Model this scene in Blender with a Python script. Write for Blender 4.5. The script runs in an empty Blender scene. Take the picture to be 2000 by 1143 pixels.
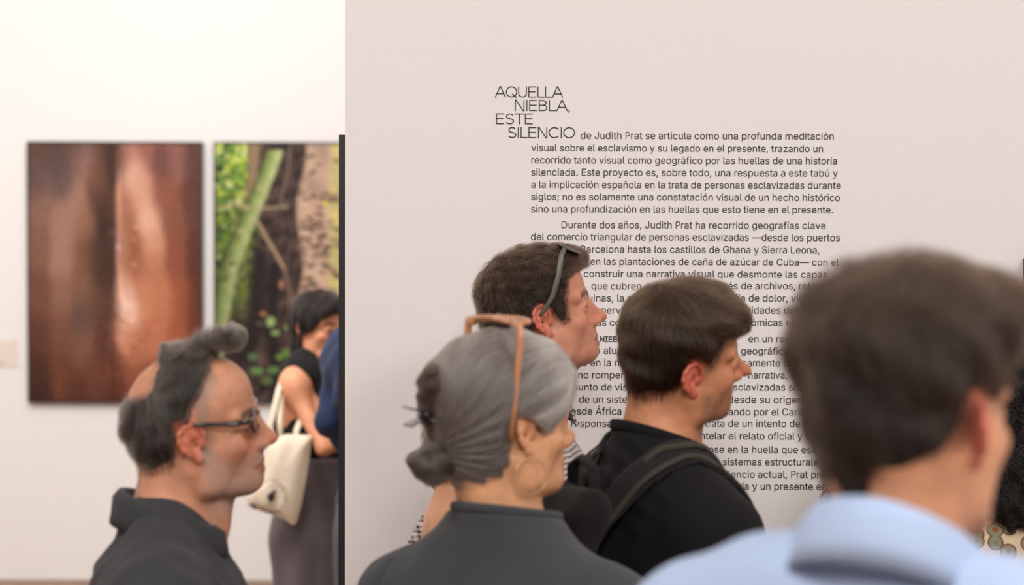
import bpy, math, random, os
import numpy as np
from mathutils import Matrix, Vector

# ------------------------------------------------------------------ camera, light, exposure
SC = bpy.context.scene
COL = SC.collection
F = 4000.0                       # focal length in pixels of the 2000 px wide frame
PITCH, ROLL = math.radians(1.9), math.radians(0.2)
CAMZ = 1.75
CAM_R = Matrix.Rotation(math.pi / 2 - PITCH, 3, 'X') @ Matrix.Rotation(ROLL, 3, 'Z')
cam_data = bpy.data.cameras.new('camera')
cam = bpy.data.objects.new('camera', cam_data)
COL.objects.link(cam)
cam.matrix_world = Matrix.Translation((0, 0, CAMZ)) @ CAM_R.to_4x4()
cam_data.sensor_width = 36.0
cam_data.lens = 36.0 * F / 2000.0
cam_data.dof.use_dof = True
cam_data.dof.focus_distance = 3.93
cam_data.dof.aperture_fstop = 3.3
cam_data.clip_start = 0.1
SC.camera = cam
SC.view_settings.view_transform = 'Standard'
SC.view_settings.look = 'None'
SC.view_settings.gamma = 1.0
SC.view_settings.use_curve_mapping = False
SC.view_settings.exposure = 0.1

def ray(px, py):
    d = CAM_R @ Vector(((px - 1000.0) / F, -(py - 571.5) / F, -1.0))
    return d

def at_y(px, py, Y):
    """point seen at pixel px, py on the vertical plane at world Y"""
    d = ray(px, py)
    return Vector((0, 0, CAMZ)) + d * (Y / d.y)

def at_s(px, py, s):
    """point seen at pixel px, py where one metre spans s pixels"""
    return Vector((0, 0, CAMZ)) + ray(px, py) * (F / s)

world = bpy.data.worlds.new('world')
SC.world = world
world.use_nodes = True
world.node_tree.nodes['Background'].inputs[0].default_value = (1.0, 0.93, 0.87, 1)
world.node_tree.nodes['Background'].inputs[1].default_value = 0.25

def area(name, loc, size, power, color, target=None, size_y=None, spread=None):
    L = bpy.data.lights.new(name, 'AREA')
    L.shape = 'RECTANGLE'
    L.size = size
    L.size_y = size_y or size
    L.energy = power
    L.color = color
    if spread: L.spread = spread
    o = bpy.data.objects.new(name, L)
    COL.objects.link(o)
    o.location = loc
    if target is not None:
        o.rotation_euler = (Vector(target) - Vector(loc)).to_track_quat('-Z', 'Y').to_euler()
    o['kind'] = 'structure'
    return o

WARM = (1.0, 0.985, 0.965)
area('ceiling_light', (-1.8, 1.2, 4.2), 1.2, 78, WARM, (-0.7, 2.9, 0.4))
area('ceiling_light', (2.4, 1.0, 4.2), 1.2, 78, WARM, (1.0, 3.2, 0.4))
area('ceiling_light', (0.3, -2.0, 4.2), 1.6, 200, WARM, (0.3, 3.0, 0.6))
area('ceiling_light', (-0.7, 7.6, 4.15), 1.0, 32, WARM, (-0.75, 10.0, 2.9))
area('ceiling_light', (-0.6, 5.4, 4.2), 0.8, 60, WARM, (-0.65, 7.0, 1.3))  # extra lamp, added to brighten the woman before the far prints
area('ceiling_light', (-2.4, 5.6, 4.15), 1.6, 165, WARM, (-1.9, 10.0, 0.2))

# ------------------------------------------------------------------ helpers
def srgb(r, g, b):
    f = lambda c: (c / 255.0 / 12.92) if c / 255.0 <= 0.04045 else ((c / 255.0 + 0.055) / 1.055) ** 2.4
    return (f(r), f(g), f(b), 1.0)

def to_lin(a):
    a = np.clip(np.asarray(a, np.float32) / 255.0, 0, 1)
    return np.where(a <= 0.04045, a / 12.92, ((a + 0.055) / 1.055) ** 2.4)

def link(o, parent=None, **props):
    COL.objects.link(o)
    if parent is not None: o.parent = parent
    for k, v in props.items(): o[k] = v
    return o

def empty(name, loc, rz=0.0, label=None, cat=None, group=None, kind=None):
    o = bpy.data.objects.new(name, None)
    o.empty_display_size = 0.1
    COL.objects.link(o)
    o.location = loc
    o.rotation_euler = (0, 0, rz)
    if label: o['label'] = label
    if cat: o['category'] = cat
    if group: o['group'] = group
    if kind: o['kind'] = kind
    return o

def fast_mesh(name, V, Q, mat=None, smooth=True, col=None, parent=None, **props):
    """mesh object from vertex array and an (n,3|4) face array"""
    me = bpy.data.meshes.new(name)
    V = np.asarray(V, np.float32); Q = np.asarray(Q, np.int32)
    n, k = Q.shape
    me.vertices.add(len(V)); me.vertices.foreach_set('co', V.ravel())
    me.loops.add(n * k); me.loops.foreach_set('vertex_index', Q.ravel())
    me.polygons.add(n)
    me.polygons.foreach_set('loop_start', np.arange(0, n * k, k, dtype=np.int32))
    me.polygons.foreach_set('use_smooth', np.full(n, smooth, bool))
    me.update(calc_edges=True)
    if col is not None:
        a = me.color_attributes.new('Col', 'FLOAT_COLOR', 'POINT')
        c = np.ones((len(V), 4), np.float32); c[:, :3] = col
        a.data.foreach_set('color', c.ravel())
    if mat: me.materials.append(mat)
    o = bpy.data.objects.new(name, me)
    return link(o, parent, **props)

class MB:
    """collects boxes, tubes and grids into one mesh"""
    def __init__(s): s.v = []; s.f = []
    def box(s, lo, hi, M=None):
        b = len(s.v)
        for z in (lo[2], hi[2]):
            for y in (lo[1], hi[1]):
                for x in (lo[0], hi[0]):
                    p = Vector((x, y, z)); s.v.append(M @ p if M else p)
        for q in ((0, 2, 3, 1), (4, 5, 7, 6), (0, 1, 5, 4), (2, 6, 7, 3), (0, 4, 6, 2), (1, 3, 7, 5)):
            s.f.append(tuple(b + i for i in q))
    def tube(s, pts, r, n=10, closed=False, flat=1.0, up=Vector((0, 0, 1))):
        pts = [Vector(p) for p in pts]
        rs = r if isinstance(r, (list, tuple)) else [r] * len(pts)
        b = len(s.v); m = len(pts)
        for i, p in enumerate(pts):
            t = (pts[(i + 1) % m] - pts[i - 1]) if closed else (pts[min(i + 1, m - 1)] - pts[max(i - 1, 0)])
            t.normalize()
            a = t.cross(up)
            if a.length < 1e-4: a = t.cross(Vector((1, 0, 0)))
            a.normalize(); c = a.cross(t)
            for j in range(n):
                th = 2 * math.pi * j / n
                s.v.append(p + a * (math.cos(th) * rs[i]) + c * (math.sin(th) * rs[i] * flat))
        for i in range(m if closed else m - 1):
            k = (i + 1) % m
            for j in range(n):
                l = (j + 1) % n
                s.f.append((b + i * n + j, b + i * n + l, b + k * n + l, b + k * n + j))
        if not closed:
            s.f.append(tuple(b + j for j in reversed(range(n))))
            s.f.append(tuple(b + (m - 1) * n + j for j in range(n)))
    def build(s, name, mat, parent=None, smooth=False, **props):
        me = bpy.data.meshes.new(name)
        me.from_pydata([tuple(v) for v in s.v], [], s.f)
        me.update()
        if smooth: me.polygons.foreach_set('use_smooth', [True] * len(me.polygons))
        me.materials.append(mat)
        return link(bpy.data.objects.new(name, me), parent, **props)

# ------------------------------------------------------------------ materials
def new_mat(name):
    m = bpy.data.materials.new(name); m.use_nodes = True
    nt = m.node_tree
    return m, nt, nt.nodes['Principled BSDF']

def plain(name, c, rough=0.6, metal=0.0, bump=0.0, bscale=200.0, spec=0.5, sheen=0.0, alpha=1.0, var=0.0, coat=0.0):
    m, nt, b = new_mat(name)
    b.inputs['Base Color'].default_value = c
    b.inputs['Roughness'].default_value = rough
    b.inputs['Metallic'].default_value = metal
    b.inputs['Specular IOR Level'].default_value = spec
    b.inputs['Sheen Weight'].default_value = sheen
    b.inputs['Coat Weight'].default_value = coat
    if alpha < 1: b.inputs['Alpha'].default_value = alpha
    tc = nt.nodes.new('ShaderNodeTexCoord')
    if bump or var:
        n = nt.nodes.new('ShaderNodeTexNoise'); n.inputs['Scale'].default_value = bscale
        n.inputs['Detail'].default_value = 4
        nt.links.new(tc.outputs['Object'], n.inputs['Vector'])
        if bump:
            bp = nt.nodes.new('ShaderNodeBump'); bp.inputs['Strength'].default_value = bump
            bp.inputs['Distance'].default_value = 0.002
            nt.links.new(n.outputs[0], bp.inputs['Height']); nt.links.new(bp.outputs[0], b.inputs['Normal'])
        if var:
            mx = nt.nodes.new('ShaderNodeMix'); mx.data_type = 'RGBA'
            mx.inputs[6].default_value = c
            mx.inputs[7].default_value = tuple(min(1, x * (1 + var)) for x in c[:3]) + (1,)
            nt.links.new(n.outputs[0], mx.inputs[0]); nt.links.new(mx.outputs[2], b.inputs['Base Color'])
    return m

def vcol(name, rough=0.5, sss=0.0, bump=0.0, bscale=300.0, spec=0.4, noise=0.0, sheen=0.0):
    m, nt, b = new_mat(name)
    a = nt.nodes.new('ShaderNodeAttribute'); a.attribute_name = 'Col'
    out = a.outputs['Color']
    tc = nt.nodes.new('ShaderNodeTexCoord')
    if noise:
        n = nt.nodes.new('ShaderNodeTexNoise'); n.inputs['Scale'].default_value = 60
        n.inputs['Detail'].default_value = 6
        nt.links.new(tc.outputs['Object'], n.inputs['Vector'])
        mr = nt.nodes.new('ShaderNodeMapRange'); mr.inputs['From Min'].default_value = 0.3; mr.inputs['From Max'].default_value = 0.7
        mr.inputs['To Min'].default_value = 1 - noise; mr.inputs['To Max'].default_value = 1 + noise
        nt.links.new(n.outputs[0], mr.inputs['Value'])
        vm = nt.nodes.new('ShaderNodeVectorMath'); vm.operation = 'SCALE'
        nt.links.new(out, vm.inputs[0]); nt.links.new(mr.outputs[0], vm.inputs['Scale'])
        out = vm.outputs[0]
    nt.links.new(out, b.inputs['Base Color'])
    b.inputs['Roughness'].default_value = rough
    b.inputs['Specular IOR Level'].default_value = spec
    b.inputs['Sheen Weight'].default_value = sheen
    if sss:
        b.inputs['Subsurface Weight'].default_value = sss
        b.inputs['Subsurface Scale'].default_value = 0.006
        b.inputs['Subsurface Radius'].default_value = (1.0, 0.35, 0.2)
    if bump:
        n2 = nt.nodes.new('ShaderNodeTexNoise'); n2.inputs['Scale'].default_value = bscale
        n2.inputs['Detail'].default_value = 5
        nt.links.new(tc.outputs['Object'], n2.inputs['Vector'])
        bp = nt.nodes.new('ShaderNodeBump'); bp.inputs['Strength'].default_value = bump
        bp.inputs['Distance'].default_value = 0.001
        nt.links.new(n2.outputs[0], bp.inputs['Height']); nt.links.new(bp.outputs[0], b.inputs['Normal'])
    return m

def hair_mat(name):
    m = bpy.data.materials.new(name); m.use_nodes = True
    nt = m.node_tree; nt.nodes.remove(nt.nodes['Principled BSDF'])
    h = nt.nodes.new('ShaderNodeBsdfHairPrincipled'); h.parametrization = 'COLOR'
    a = nt.nodes.new('ShaderNodeAttribute'); a.attribute_name = 'Col'
    nt.links.new(a.outputs['Color'], h.inputs['Color'])
    h.inputs['Roughness'].default_value = 0.38
    h.inputs['Radial Roughness'].default_value = 0.5
    nt.links.new(h.outputs[0], nt.nodes['Material Output'].inputs['Surface'])
    return m

# ------------------------------------------------------------------ signed distance modelling
def smin(a, b, k):
    if k <= 0: return np.minimum(a, b)
    h = np.maximum(k - np.abs(a - b), 0) / k
    return np.minimum(a, b) - h * h * k * 0.25
def smax(a, b, k): return -smin(-a, -b, k)

def axis(lo, hi, fine, h, H):
    """grid lines from lo to hi: step h inside the fine interval, growing to H outside"""
    mid = np.arange(fine[0], fine[1] + h * 0.5, h)
    up = [mid[-1]]; s = h
    while up[-1] < hi: s = min(s * 1.12, H); up.append(up[-1] + s)
    dn = [mid[0]]; s = h
    while dn[-1] > lo: s = min(s * 1.12, H); dn.append(dn[-1] - s)
    return np.concatenate([np.array(dn[:0:-1]), mid, np.array(up[1:])]).astype(np.float32)

class Field:
    def __init__(s, xs, ys, zs):
        s.a = [np.asarray(v, np.float32) for v in (xs, ys, zs)]
        s.V = np.full([len(v) for v in s.a], 0.3, np.float32)
        s.R = np.eye(3); s.t = np.zeros(3); s.inf = 0.0; s.S = 1.0
    def tr(s, R=None, t=None, S=1.0):
        s.S = S
        s.R = np.eye(3) if R is None else np.asarray(R, float)
        s.t = np.zeros(3) if t is None else np.asarray(t, float)
    def _sub(s, c, rad):
        sl = []
        for v, q in zip(s.a, c):
            i0 = max(int(np.searchsorted(v, q - rad)) - 1, 0); i1 = min(int(np.searchsorted(v, q + rad)) + 1, len(v))
            if i1 - i0 < 2: return None, None
            sl.append(slice(i0, i1))
        P = np.stack(np.meshgrid(*[v[a] for v, a in zip(s.a, sl)], indexing='ij'), -1)
        return tuple(sl), P
    def _put(s, sl, d, k, op):
        if op == 'add': s.V[sl] = smin(s.V[sl], d - s.inf, k)
        elif op == 'sub': s.V[sl] = smax(s.V[sl], -(d + s.inf), k)
        else: s.V[sl] = smax(s.V[sl], d, k)
    def ell(s, c, r, k=0.01, R=None, op='add', m=0.045):
        c = s.R @ (np.asarray(c, float) * s.S) + s.t
        r = np.asarray(r, float) * s.S; k = k * s.S
        sl, P = s._sub(c, max(r) + m)
        if sl is None: return
        Q = (P - c) @ (s.R if R is None else s.R @ R)
        k0 = np.linalg.norm(Q / r, axis=-1); k1 = np.linalg.norm(Q / (r * r), axis=-1)
        s._put(sl, (k0 * (k0 - 1) / np.maximum(k1, 1e-6)).astype(np.float32), k, op)
    def cap(s, a, b, ra, rb=None, k=0.01, op='add', m=0.045):
        rb = ra if rb is None else rb
        a = s.R @ (np.asarray(a, float) * s.S) + s.t; b = s.R @ (np.asarray(b, float) * s.S) + s.t
        ra, rb, k = ra * s.S, rb * s.S, k * s.S
        sl, P = s._sub((a + b) / 2, np.linalg.norm(b - a) / 2 + max(ra, rb) + m)
        if sl is None: return
        ba = b - a; pa = P - a
        h = np.clip((pa @ ba) / max(ba @ ba, 1e-9), 0, 1)
        d = np.linalg.norm(pa - h[..., None] * ba, axis=-1) - (ra + (rb - ra) * h)
        s._put(sl, d.astype(np.float32), k, op)
    def poly(s, pts, r, k=0.004, op='add', m=0.03):
        rs = r if isinstance(r, (list, tuple)) else [r] * len(pts)
        for i in range(len(pts) - 1): s.cap(pts[i], pts[i + 1], rs[i], rs[i + 1], k, op, m)
    def grid(s):
        return np.meshgrid(*s.a, indexing='ij', sparse=True)
    def sample(s, P):
        """trilinear value and gradient at points P"""
        idx = []; fr = []; dl = []
        for d in range(3):
            v = s.a[d]; i = np.clip(np.searchsorted(v, P[:, d]) - 1, 0, len(v) - 2)
            idx.append(i); w = v[i + 1] - v[i]; dl.append(w); fr.append(np.clip((P[:, d] - v[i]) / w, 0, 1))
        i, j, k = idx; x, y, z = fr; V = s.V
        c = [[[V[i + a, j + b, k + e] for e in (0, 1)] for b in (0, 1)] for a in (0, 1)]
        lx = [[c[0][b][e] * (1 - x) + c[1][b][e] * x for e in (0, 1)] for b in (0, 1)]
        val = (lx[0][0] * (1 - z) + lx[0][1] * z) * (1 - y) + (lx[1][0] * (1 - z) + lx[1][1] * z) * y
        gy = ((lx[1][0] * (1 - z) + lx[1][1] * z) - (lx[0][0] * (1 - z) + lx[0][1] * z)) / dl[1]
        gz = ((lx[0][1] - lx[0][0]) * (1 - y) + (lx[1][1] - lx[1][0]) * y) / dl[2]
        f = lambda a: (c[a][0][0] * (1 - z) + c[a][0][1] * z) * (1 - y) + (c[a][1][0] * (1 - z) + c[a][1][1] * z) * y
        gx = (f(1) - f(0)) / dl[0]
        G = np.stack([gx, gy, gz], -1); G /= np.maximum(np.linalg.norm(G, axis=1, keepdims=True), 1e-6)
        return val, G
    def mesh(s):
        V = s.V; S = V < 0
        nx, ny, nz = V.shape
        cnt = np.zeros((nx - 1, ny - 1, nz - 1), np.int8)
        for a in (0, 1):
            for b in (0, 1):
                for c in (0, 1): cnt += S[a:nx - 1 + a, b:ny - 1 + b, c:nz - 1 + c]
        act = (cnt > 0) & (cnt < 8)
        I, J, K = np.nonzero(act)
        idx = np.full(act.shape, -1, np.int32); idx[I, J, K] = np.arange(len(I))
        acc = np.zeros((len(I), 3), np.float32); num = np.zeros(len(I), np.float32)
        cor = [(a, b, c) for a in (0, 1) for b in (0, 1) for c in (0, 1)]
        for p in cor:
            for d in range(3):
                if p[d]: continue
                q = list(p); q[d] = 1
                v0 = V[I + p[0], J + p[1], K + p[2]]; v1 = V[I + q[0], J + q[1], K + q[2]]
                m = (v0 < 0) != (v1 < 0)
                t = np.where(m, v0 / np.where(m, v0 - v1, 1), 0)
                for e in range(3): acc[:, e] += np.where(m, (t if e == d else p[e]), 0)
                num += m
        acc /= num[:, None]
        out = np.empty_like(acc)
        for e, ii in enumerate((I, J, K)):
            v = s.a[e]; out[:, e] = v[ii] + acc[:, e] * (v[ii + 1] - v[ii])
        quads = []
        for d in range(3):
            s0 = [slice(0, n) for n in V.shape]; s1 = list(s0)
            s0[d] = slice(0, V.shape[d] - 1); s1[d] = slice(1, V.shape[d])
            ch = S[tuple(s0)] != S[tuple(s1)]
            e1, e2 = (d + 1) % 3, (d + 2) % 3
            sel = [slice(None)] * 3; sel[e1] = slice(1, -1); sel[e2] = slice(1, -1)
            g = np.nonzero(ch[tuple(sel)])
            g = list(g); g[e1] = g[e1] + 1; g[e2] = g[e2] + 1
            ins = S[g[0], g[1], g[2]]
            def cell(o1, o2):
                h = list(g); h[e1] = g[e1] + o1; h[e2] = g[e2] + o2
                return idx[h[0], h[1], h[2]]
            q = np.stack([cell(-1, -1), cell(0, -1), cell(0, 0), cell(-1, 0)], -1)
            q[~ins] = q[~ins][:, ::-1]
            quads.append(q)
        return out, np.concatenate(quads)

def wob(P, seed, freq, n=6):
    """cheap smooth noise: a sum of sines in random directions, about -1..1"""
    r = np.random.RandomState(seed); o = 0
    for i in range(n):
        d = r.normal(size=3); d /= np.linalg.norm(d)
        o = o + np.sin((P @ d) * freq * (0.6 + r.rand()) * 6.283 + r.rand() * 6.283)
    return (o / n ** 0.5).astype(np.float32)

def in_poly(x, z, poly):
    """signed distance to a polygon in a plane, negative inside"""
    x = np.asarray(x, np.float32); z = np.asarray(z, np.float32)
    d = np.full(np.broadcast(x, z).shape, 1e9, np.float32); ins = np.zeros(d.shape, bool)
    n = len(poly)
    for i in range(n):
        x0, z0 = poly[i]; x1, z1 = poly[(i + 1) % n]
        ex, ez = x1 - x0, z1 - z0; wx, wz = x - x0, z - z0
        t = np.clip((wx * ex + wz * ez) / (ex * ex + ez * ez + 1e-12), 0, 1)
        d = np.minimum(d, (wx - ex * t) ** 2 + (wz - ez * t) ** 2)
        c = ((z0 <= z) & (z1 > z)) | ((z1 <= z) & (z0 > z))
        ins ^= c & (x < x0 + (z - z0) / (z1 - z0 + 1e-12) * ex)
    return np.where(ins, -1, 1) * np.sqrt(d)
# ------------------------------------------------------------------ the setting
def wall_mat(name, c, bump=0.25):
    m, nt, b = new_mat(name)
    b.inputs['Base Color'].default_value = c
    b.inputs['Roughness'].default_value = 0.85
    b.inputs['Specular IOR Level'].default_value = 0.25
    tc = nt.nodes.new('ShaderNodeTexCoord')
    n = nt.nodes.new('ShaderNodeTexNoise'); n.inputs['Scale'].default_value = 170; n.inputs['Detail'].default_value = 3
    n2 = nt.nodes.new('ShaderNodeTexNoise'); n2.inputs['Scale'].default_value = 420; n2.inputs['Detail'].default_value = 2
    ad = nt.nodes.new('ShaderNodeMath'); ad.operation = 'ADD'
    nt.links.new(tc.outputs['Object'], n.inputs['Vector']); nt.links.new(tc.outputs['Object'], n2.inputs['Vector'])
    nt.links.new(n.outputs[0], ad.inputs[0]); nt.links.new(n2.outputs[0], ad.inputs[1])
    bp = nt.nodes.new('ShaderNodeBump'); bp.inputs['Strength'].default_value = bump; bp.inputs['Distance'].default_value = 0.0012
    nt.links.new(ad.outputs[0], bp.inputs['Height']); nt.links.new(bp.outputs[0], b.inputs['Normal'])
    return m
M_WALL = wall_mat('wall_paint', srgb(234, 229, 228))
M_GAL = wall_mat('gallery_paint', srgb(240, 237, 235), 0.15)
M_CEIL = plain('ceiling_paint', srgb(235, 230, 225), 0.9)
M_BLACK = plain('black_lacquer', srgb(28, 26, 27), 0.45)
M_INK = plain('wall_vinyl_black', srgb(34, 27, 26), 0.6)

def wood_floor():
    m, nt, b = new_mat('floor_wood')
    tc = nt.nodes.new('ShaderNodeTexCoord')
    br = nt.nodes.new('ShaderNodeTexBrick')
    br.inputs['Color1'].default_value = srgb(150, 112, 84); br.inputs['Color2'].default_value = srgb(134, 98, 72)
    br.inputs['Mortar'].default_value = srgb(84, 60, 44); br.inputs['Scale'].default_value = 1.0
    br.inputs['Brick Width'].default_value = 1.4; br.inputs['Row Height'].default_value = 0.12; br.inputs['Mortar Size'].default_value = 0.002
    nt.links.new(tc.outputs['Object'], br.inputs['Vector']); nt.links.new(br.outputs[0], b.inputs['Base Color'])
    b.inputs['Roughness'].default_value = 0.4
    return m

EDGE = at_y(674, 571, 4.0).x
YG = 10.0
zf = at_y(200, 1140, YG).z
def sbox(name, lo, hi, mat):
    mb = MB(); mb.box(lo, hi); return mb.build(name, mat, None, kind='structure')
X0, X1, Y0, H = -4.6, 4.4, -4.0, 4.3
sbox('floor', (X0 - .2, Y0 - .2, -0.2), (X1 + .2, YG + 0.4, 0), wood_floor())
sbox('ceiling', (X0 - .2, Y0 - .2, H), (X1 + .2, YG + 0.4, H + 0.2), M_CEIL)
sbox('wall_back', (X0, YG, 0), (X1, YG + 0.2, H), M_GAL)
sbox('wall_left', (X0 - 0.2, Y0, 0), (X0, YG + 0.2, H), M_GAL)
sbox('wall_right', (X1, Y0, 0), (X1 + 0.2, YG + 0.2, H), M_GAL)
sbox('wall_front', (X0, Y0 - 0.2, 0), (X1, Y0, H), M_GAL)
sbox('wall_partition', (EDGE, 4.0, 0), (X1, 4.22, H), M_WALL)

# black panel edge standing proud of the end of the partition
pt = at_y(663, 264, 4.03)
mb = MB(); mb.box((pt.x, 4.015, 0.0), (EDGE, 4.14, pt.z))
mb.build('edge_panel', M_BLACK, None, label='tall black panel edge running up the end of the text wall', category='panel')
p2 = at_y(1998, 505, 4.0)
f2 = empty('hanging_panel', (p2.x + 0.2, 3.985, p2.z - 1.0), 0, 'dark narrow panel on the text wall at the far right border', 'panel')
mb = MB(); mb.box((-0.2, -0.012, -0.6), (0.2, 0.012, 1.0)); mb.build('board', plain('panel_dark', srgb(70, 52, 46), 0.5), f2)
for lo, hi in (((-0.2, -0.014, 0.996), (0.2, 0.013, 1.0)), ((-0.2, -0.014, -0.6), (0.2, 0.013, -0.596))):
    mb = MB(); mb.box(lo, hi); mb.build('edge_strip', M_BLACK, f2)

# ------------------------------------------------------------------ wall text
FP = os.path.join(bpy.utils.system_resource('DATAFILES'), 'fonts', 'Inter.woff2')
try: FONT = bpy.data.fonts.load(FP)
except Exception: FONT = None

def glyph_mesh(txt, thin=0.0, extrude=0.0):
    c = bpy.data.curves.new('lettering', 'FONT')
    if FONT: c.font = FONT
    c.body = txt; c.size = 1.0; c.offset = thin; c.extrude = extrude; c.resolution_u = 3
    o = bpy.data.objects.new('lettering', c); COL.objects.link(o)
    bpy.context.view_layer.update()
    dg = bpy.context.evaluated_depsgraph_get()
    me = bpy.data.meshes.new_from_object(o.evaluated_get(dg))
    bpy.data.objects.remove(o); bpy.data.curves.remove(c)
    n = len(me.vertices); V = np.empty(n * 3, np.float32); me.vertices.foreach_get('co', V)
    return me, V.reshape(-1, 3)
import bmesh
def drop_range(me, x0, x1):
    bm = bmesh.new(); bm.from_mesh(me)
    bmesh.ops.delete(bm, geom=[v for v in bm.verts if x0 - 1e-4 <= v.co.x <= x1 + 1e-4], context='VERTS')
    bm.to_mesh(me); bm.free()
def ribbons(me, strokes, wt, z):
    """adds single-stroke outlines of even weight to a flat lettering mesh"""
    bm = bmesh.new(); bm.from_mesh(me)
    for st in strokes:
        for i in range(len(st) - 1):
            p, q = Vector(st[i]), Vector(st[i + 1]); d = (q - p).normalized(); n = Vector((-d.y, d.x)) * wt / 2; e = d * wt * .22
            lo = [bm.verts.new((v.x, v.y, -z)) for v in (p - e - n, q + e - n, q + e + n, p - e + n)]
            hi = [bm.verts.new((v.co.x, v.co.y, z)) for v in lo]
            bm.faces.new(hi); bm.faces.new(lo[::-1])
            for k in range(4): bm.faces.new((lo[k], lo[(k + 1) % 4], hi[(k + 1) % 4], hi[k]))
    bm.to_mesh(me); bm.free()
_me, _v = glyph_mesh('H'); CAPH = _v[:, 1].max() - _v[:, 1].min()

def wall_line(name, txt, x0, x1, yb, cap_px, thin, parent, origin, wall_y=4.0, anchor='fit', mat=None):
    """one line of vinyl lettering from pixel x0 to x1 with its baseline at pixel yb"""
    me, V = glyph_mesh(txt.replace('D', 'H').replace('P', 'F'), thin, 0.02)
    add = []
    for i, ch in enumerate(txt):        # round capitals are drawn as strokes
        if ch in 'DP':
            sub = 'H' if ch == 'D' else 'F'
            _, v1 = glyph_mesh(txt[:i].replace('D', 'H').replace('P', 'F') + sub, thin, .02); _, v0 = glyph_mesh(sub, thin, .02)
            xr = v1[:, 0].max(); wd = v0[:, 0].max() - v0[:, 0].min(); xl = xr - wd
            drop_range(me, xl, xr)
            w = .072 * CAPH / .727; h = CAPH - w; l = xl + w / 2; y0 = w / 2
            C_ = lambda cx, cy, rx, ry: [(cx + rx * math.cos(t), cy + ry * math.sin(t)) for t in np.linspace(math.pi / 2, -math.pi / 2, 14)]
            if ch == 'D': st = [[(l, y0), (l, y0 + h), (l + wd * .34, y0 + h)] + C_(l + wd * .34, y0 + h / 2, wd * .56, h / 2) + [(l, y0)]]
            else: st = [[(l, 0), (l, y0 + h), (l + wd * .45, y0 + h)] + C_(l + wd * .45, y0 + h * .72, wd * .46, h * .28) + [(l, y0 + h * .44)]]
            add.append((st, w))
    for st, w in add: ribbons(me, st, w, .02)
    n_ = len(me.vertices); V = np.empty(n_ * 3, np.float32); me.vertices.foreach_get('co', V); V = V.reshape(-1, 3)
    xm = (x0 + (x1 or x0)) / 2
    s = 0.001 * cap_px / CAPH * (4000.0 / F) * wall_y / 4.0
    a = at_y(x0, yb, wall_y)
    w = V[:, 0].max() - V[:, 0].min()
    if anchor == 'fit':
        b = at_y(x1, yb, wall_y); sx = (b.x - a.x) / w
    else:
        sx = s * 1.0
        if anchor == 'right': b = at_y(x1, yb, wall_y); a = Vector((b.x - w * sx, a.y, b.z))
    out = np.empty_like(V)
    xx = (V[:, 0] - V[:, 0].min()) * sx
    out[:, 0] = a.x + xx
    out[:, 2] = a.z + V[:, 1] * s - xx * 0.0035 * 0 
    out[:, 1] = wall_y - 0.0004 - (V[:, 2] > 0) * 0.0004
    out -= np.array(origin, np.float32)
    # flip so that depth order stays outward
    me.vertices.foreach_set('co', out.ravel()); me.update()
    me.materials.clear(); me.materials.append(mat or M_INK)
    me.name = name
    return link(bpy.data.objects.new(name, me), parent)

def arc(cx, cy, rx, ry, a0, a1, n=16):
    return [(cx + rx * math.cos(math.radians(a0 + (a1 - a0) * i / n)), cy + ry * math.sin(math.radians(a0 + (a1 - a0) * i / n))) for i in range(n + 1)]
# thin single-stroke capitals of the title: (advance, strokes) for a cap height of 1
CAPS = {
 'A': (.86, [[(.0, 0), (.39, 1)], [(.39, 1), (.43, 1), (.82, 0)], [(.135, .33), (.685, .33)]]),
 'Q': (.98, [arc(.46, .5, .42, .47, 0, 360, 32), [(.52, .30), (.88, -.02)]]),
 'U': (.82, [[(.06, 1), (.06, .36)] + arc(.37, .36, .31, .33, 180, 360, 14) + [(.68, 1)]]),
 'E': (.74, [[(.62, .03), (.06, .03), (.06, .97), (.62, .97)], [(.06, .52), (.58, .52)]]),
 'L': (.62, [[(.06, 1), (.06, .03), (.56, .03)]]),
 'N': (.86, [[(.06, 0), (.06, 1), (.11, 1), (.67, 0), (.72, 0), (.72, 1)]]),
 'I': (.24, [[(.08, 0), (.08, 1)]]),
 'B': (.78, [[(.36, .03), (.06, .03), (.06, .97), (.36, .97)] + arc(.36, .745, .225, .225, 90, -90, 10) + [(.06, .52)], [(.36, .52)] + arc(.38, .275, .26, .245, 90, -90, 10) + [(.36, .03)]]),
 'S': (.76, [arc(.36, .735, .26, .235, 28, 180, 9) + arc(.36, .735, .26, .215, 180, 258, 5) + arc(.36, .265, .29, .235, 75, 0, 5) + arc(.36, .265, .29, .235, 0, -155, 10)]),
 'T': (.76, [[(.0, .97), (.72, .97)], [(.36, .97), (.36, 0)]]),
 'C': (.92, [arc(.46, .5, .42, .47, 42, 318, 26)]),
 'O': (.98, [arc(.46, .5, .42, .47, 0, 360, 32)]),
 ',': (.2, [[(.09, .08), (.09, -.02), (.04, -.13)]])}
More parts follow.
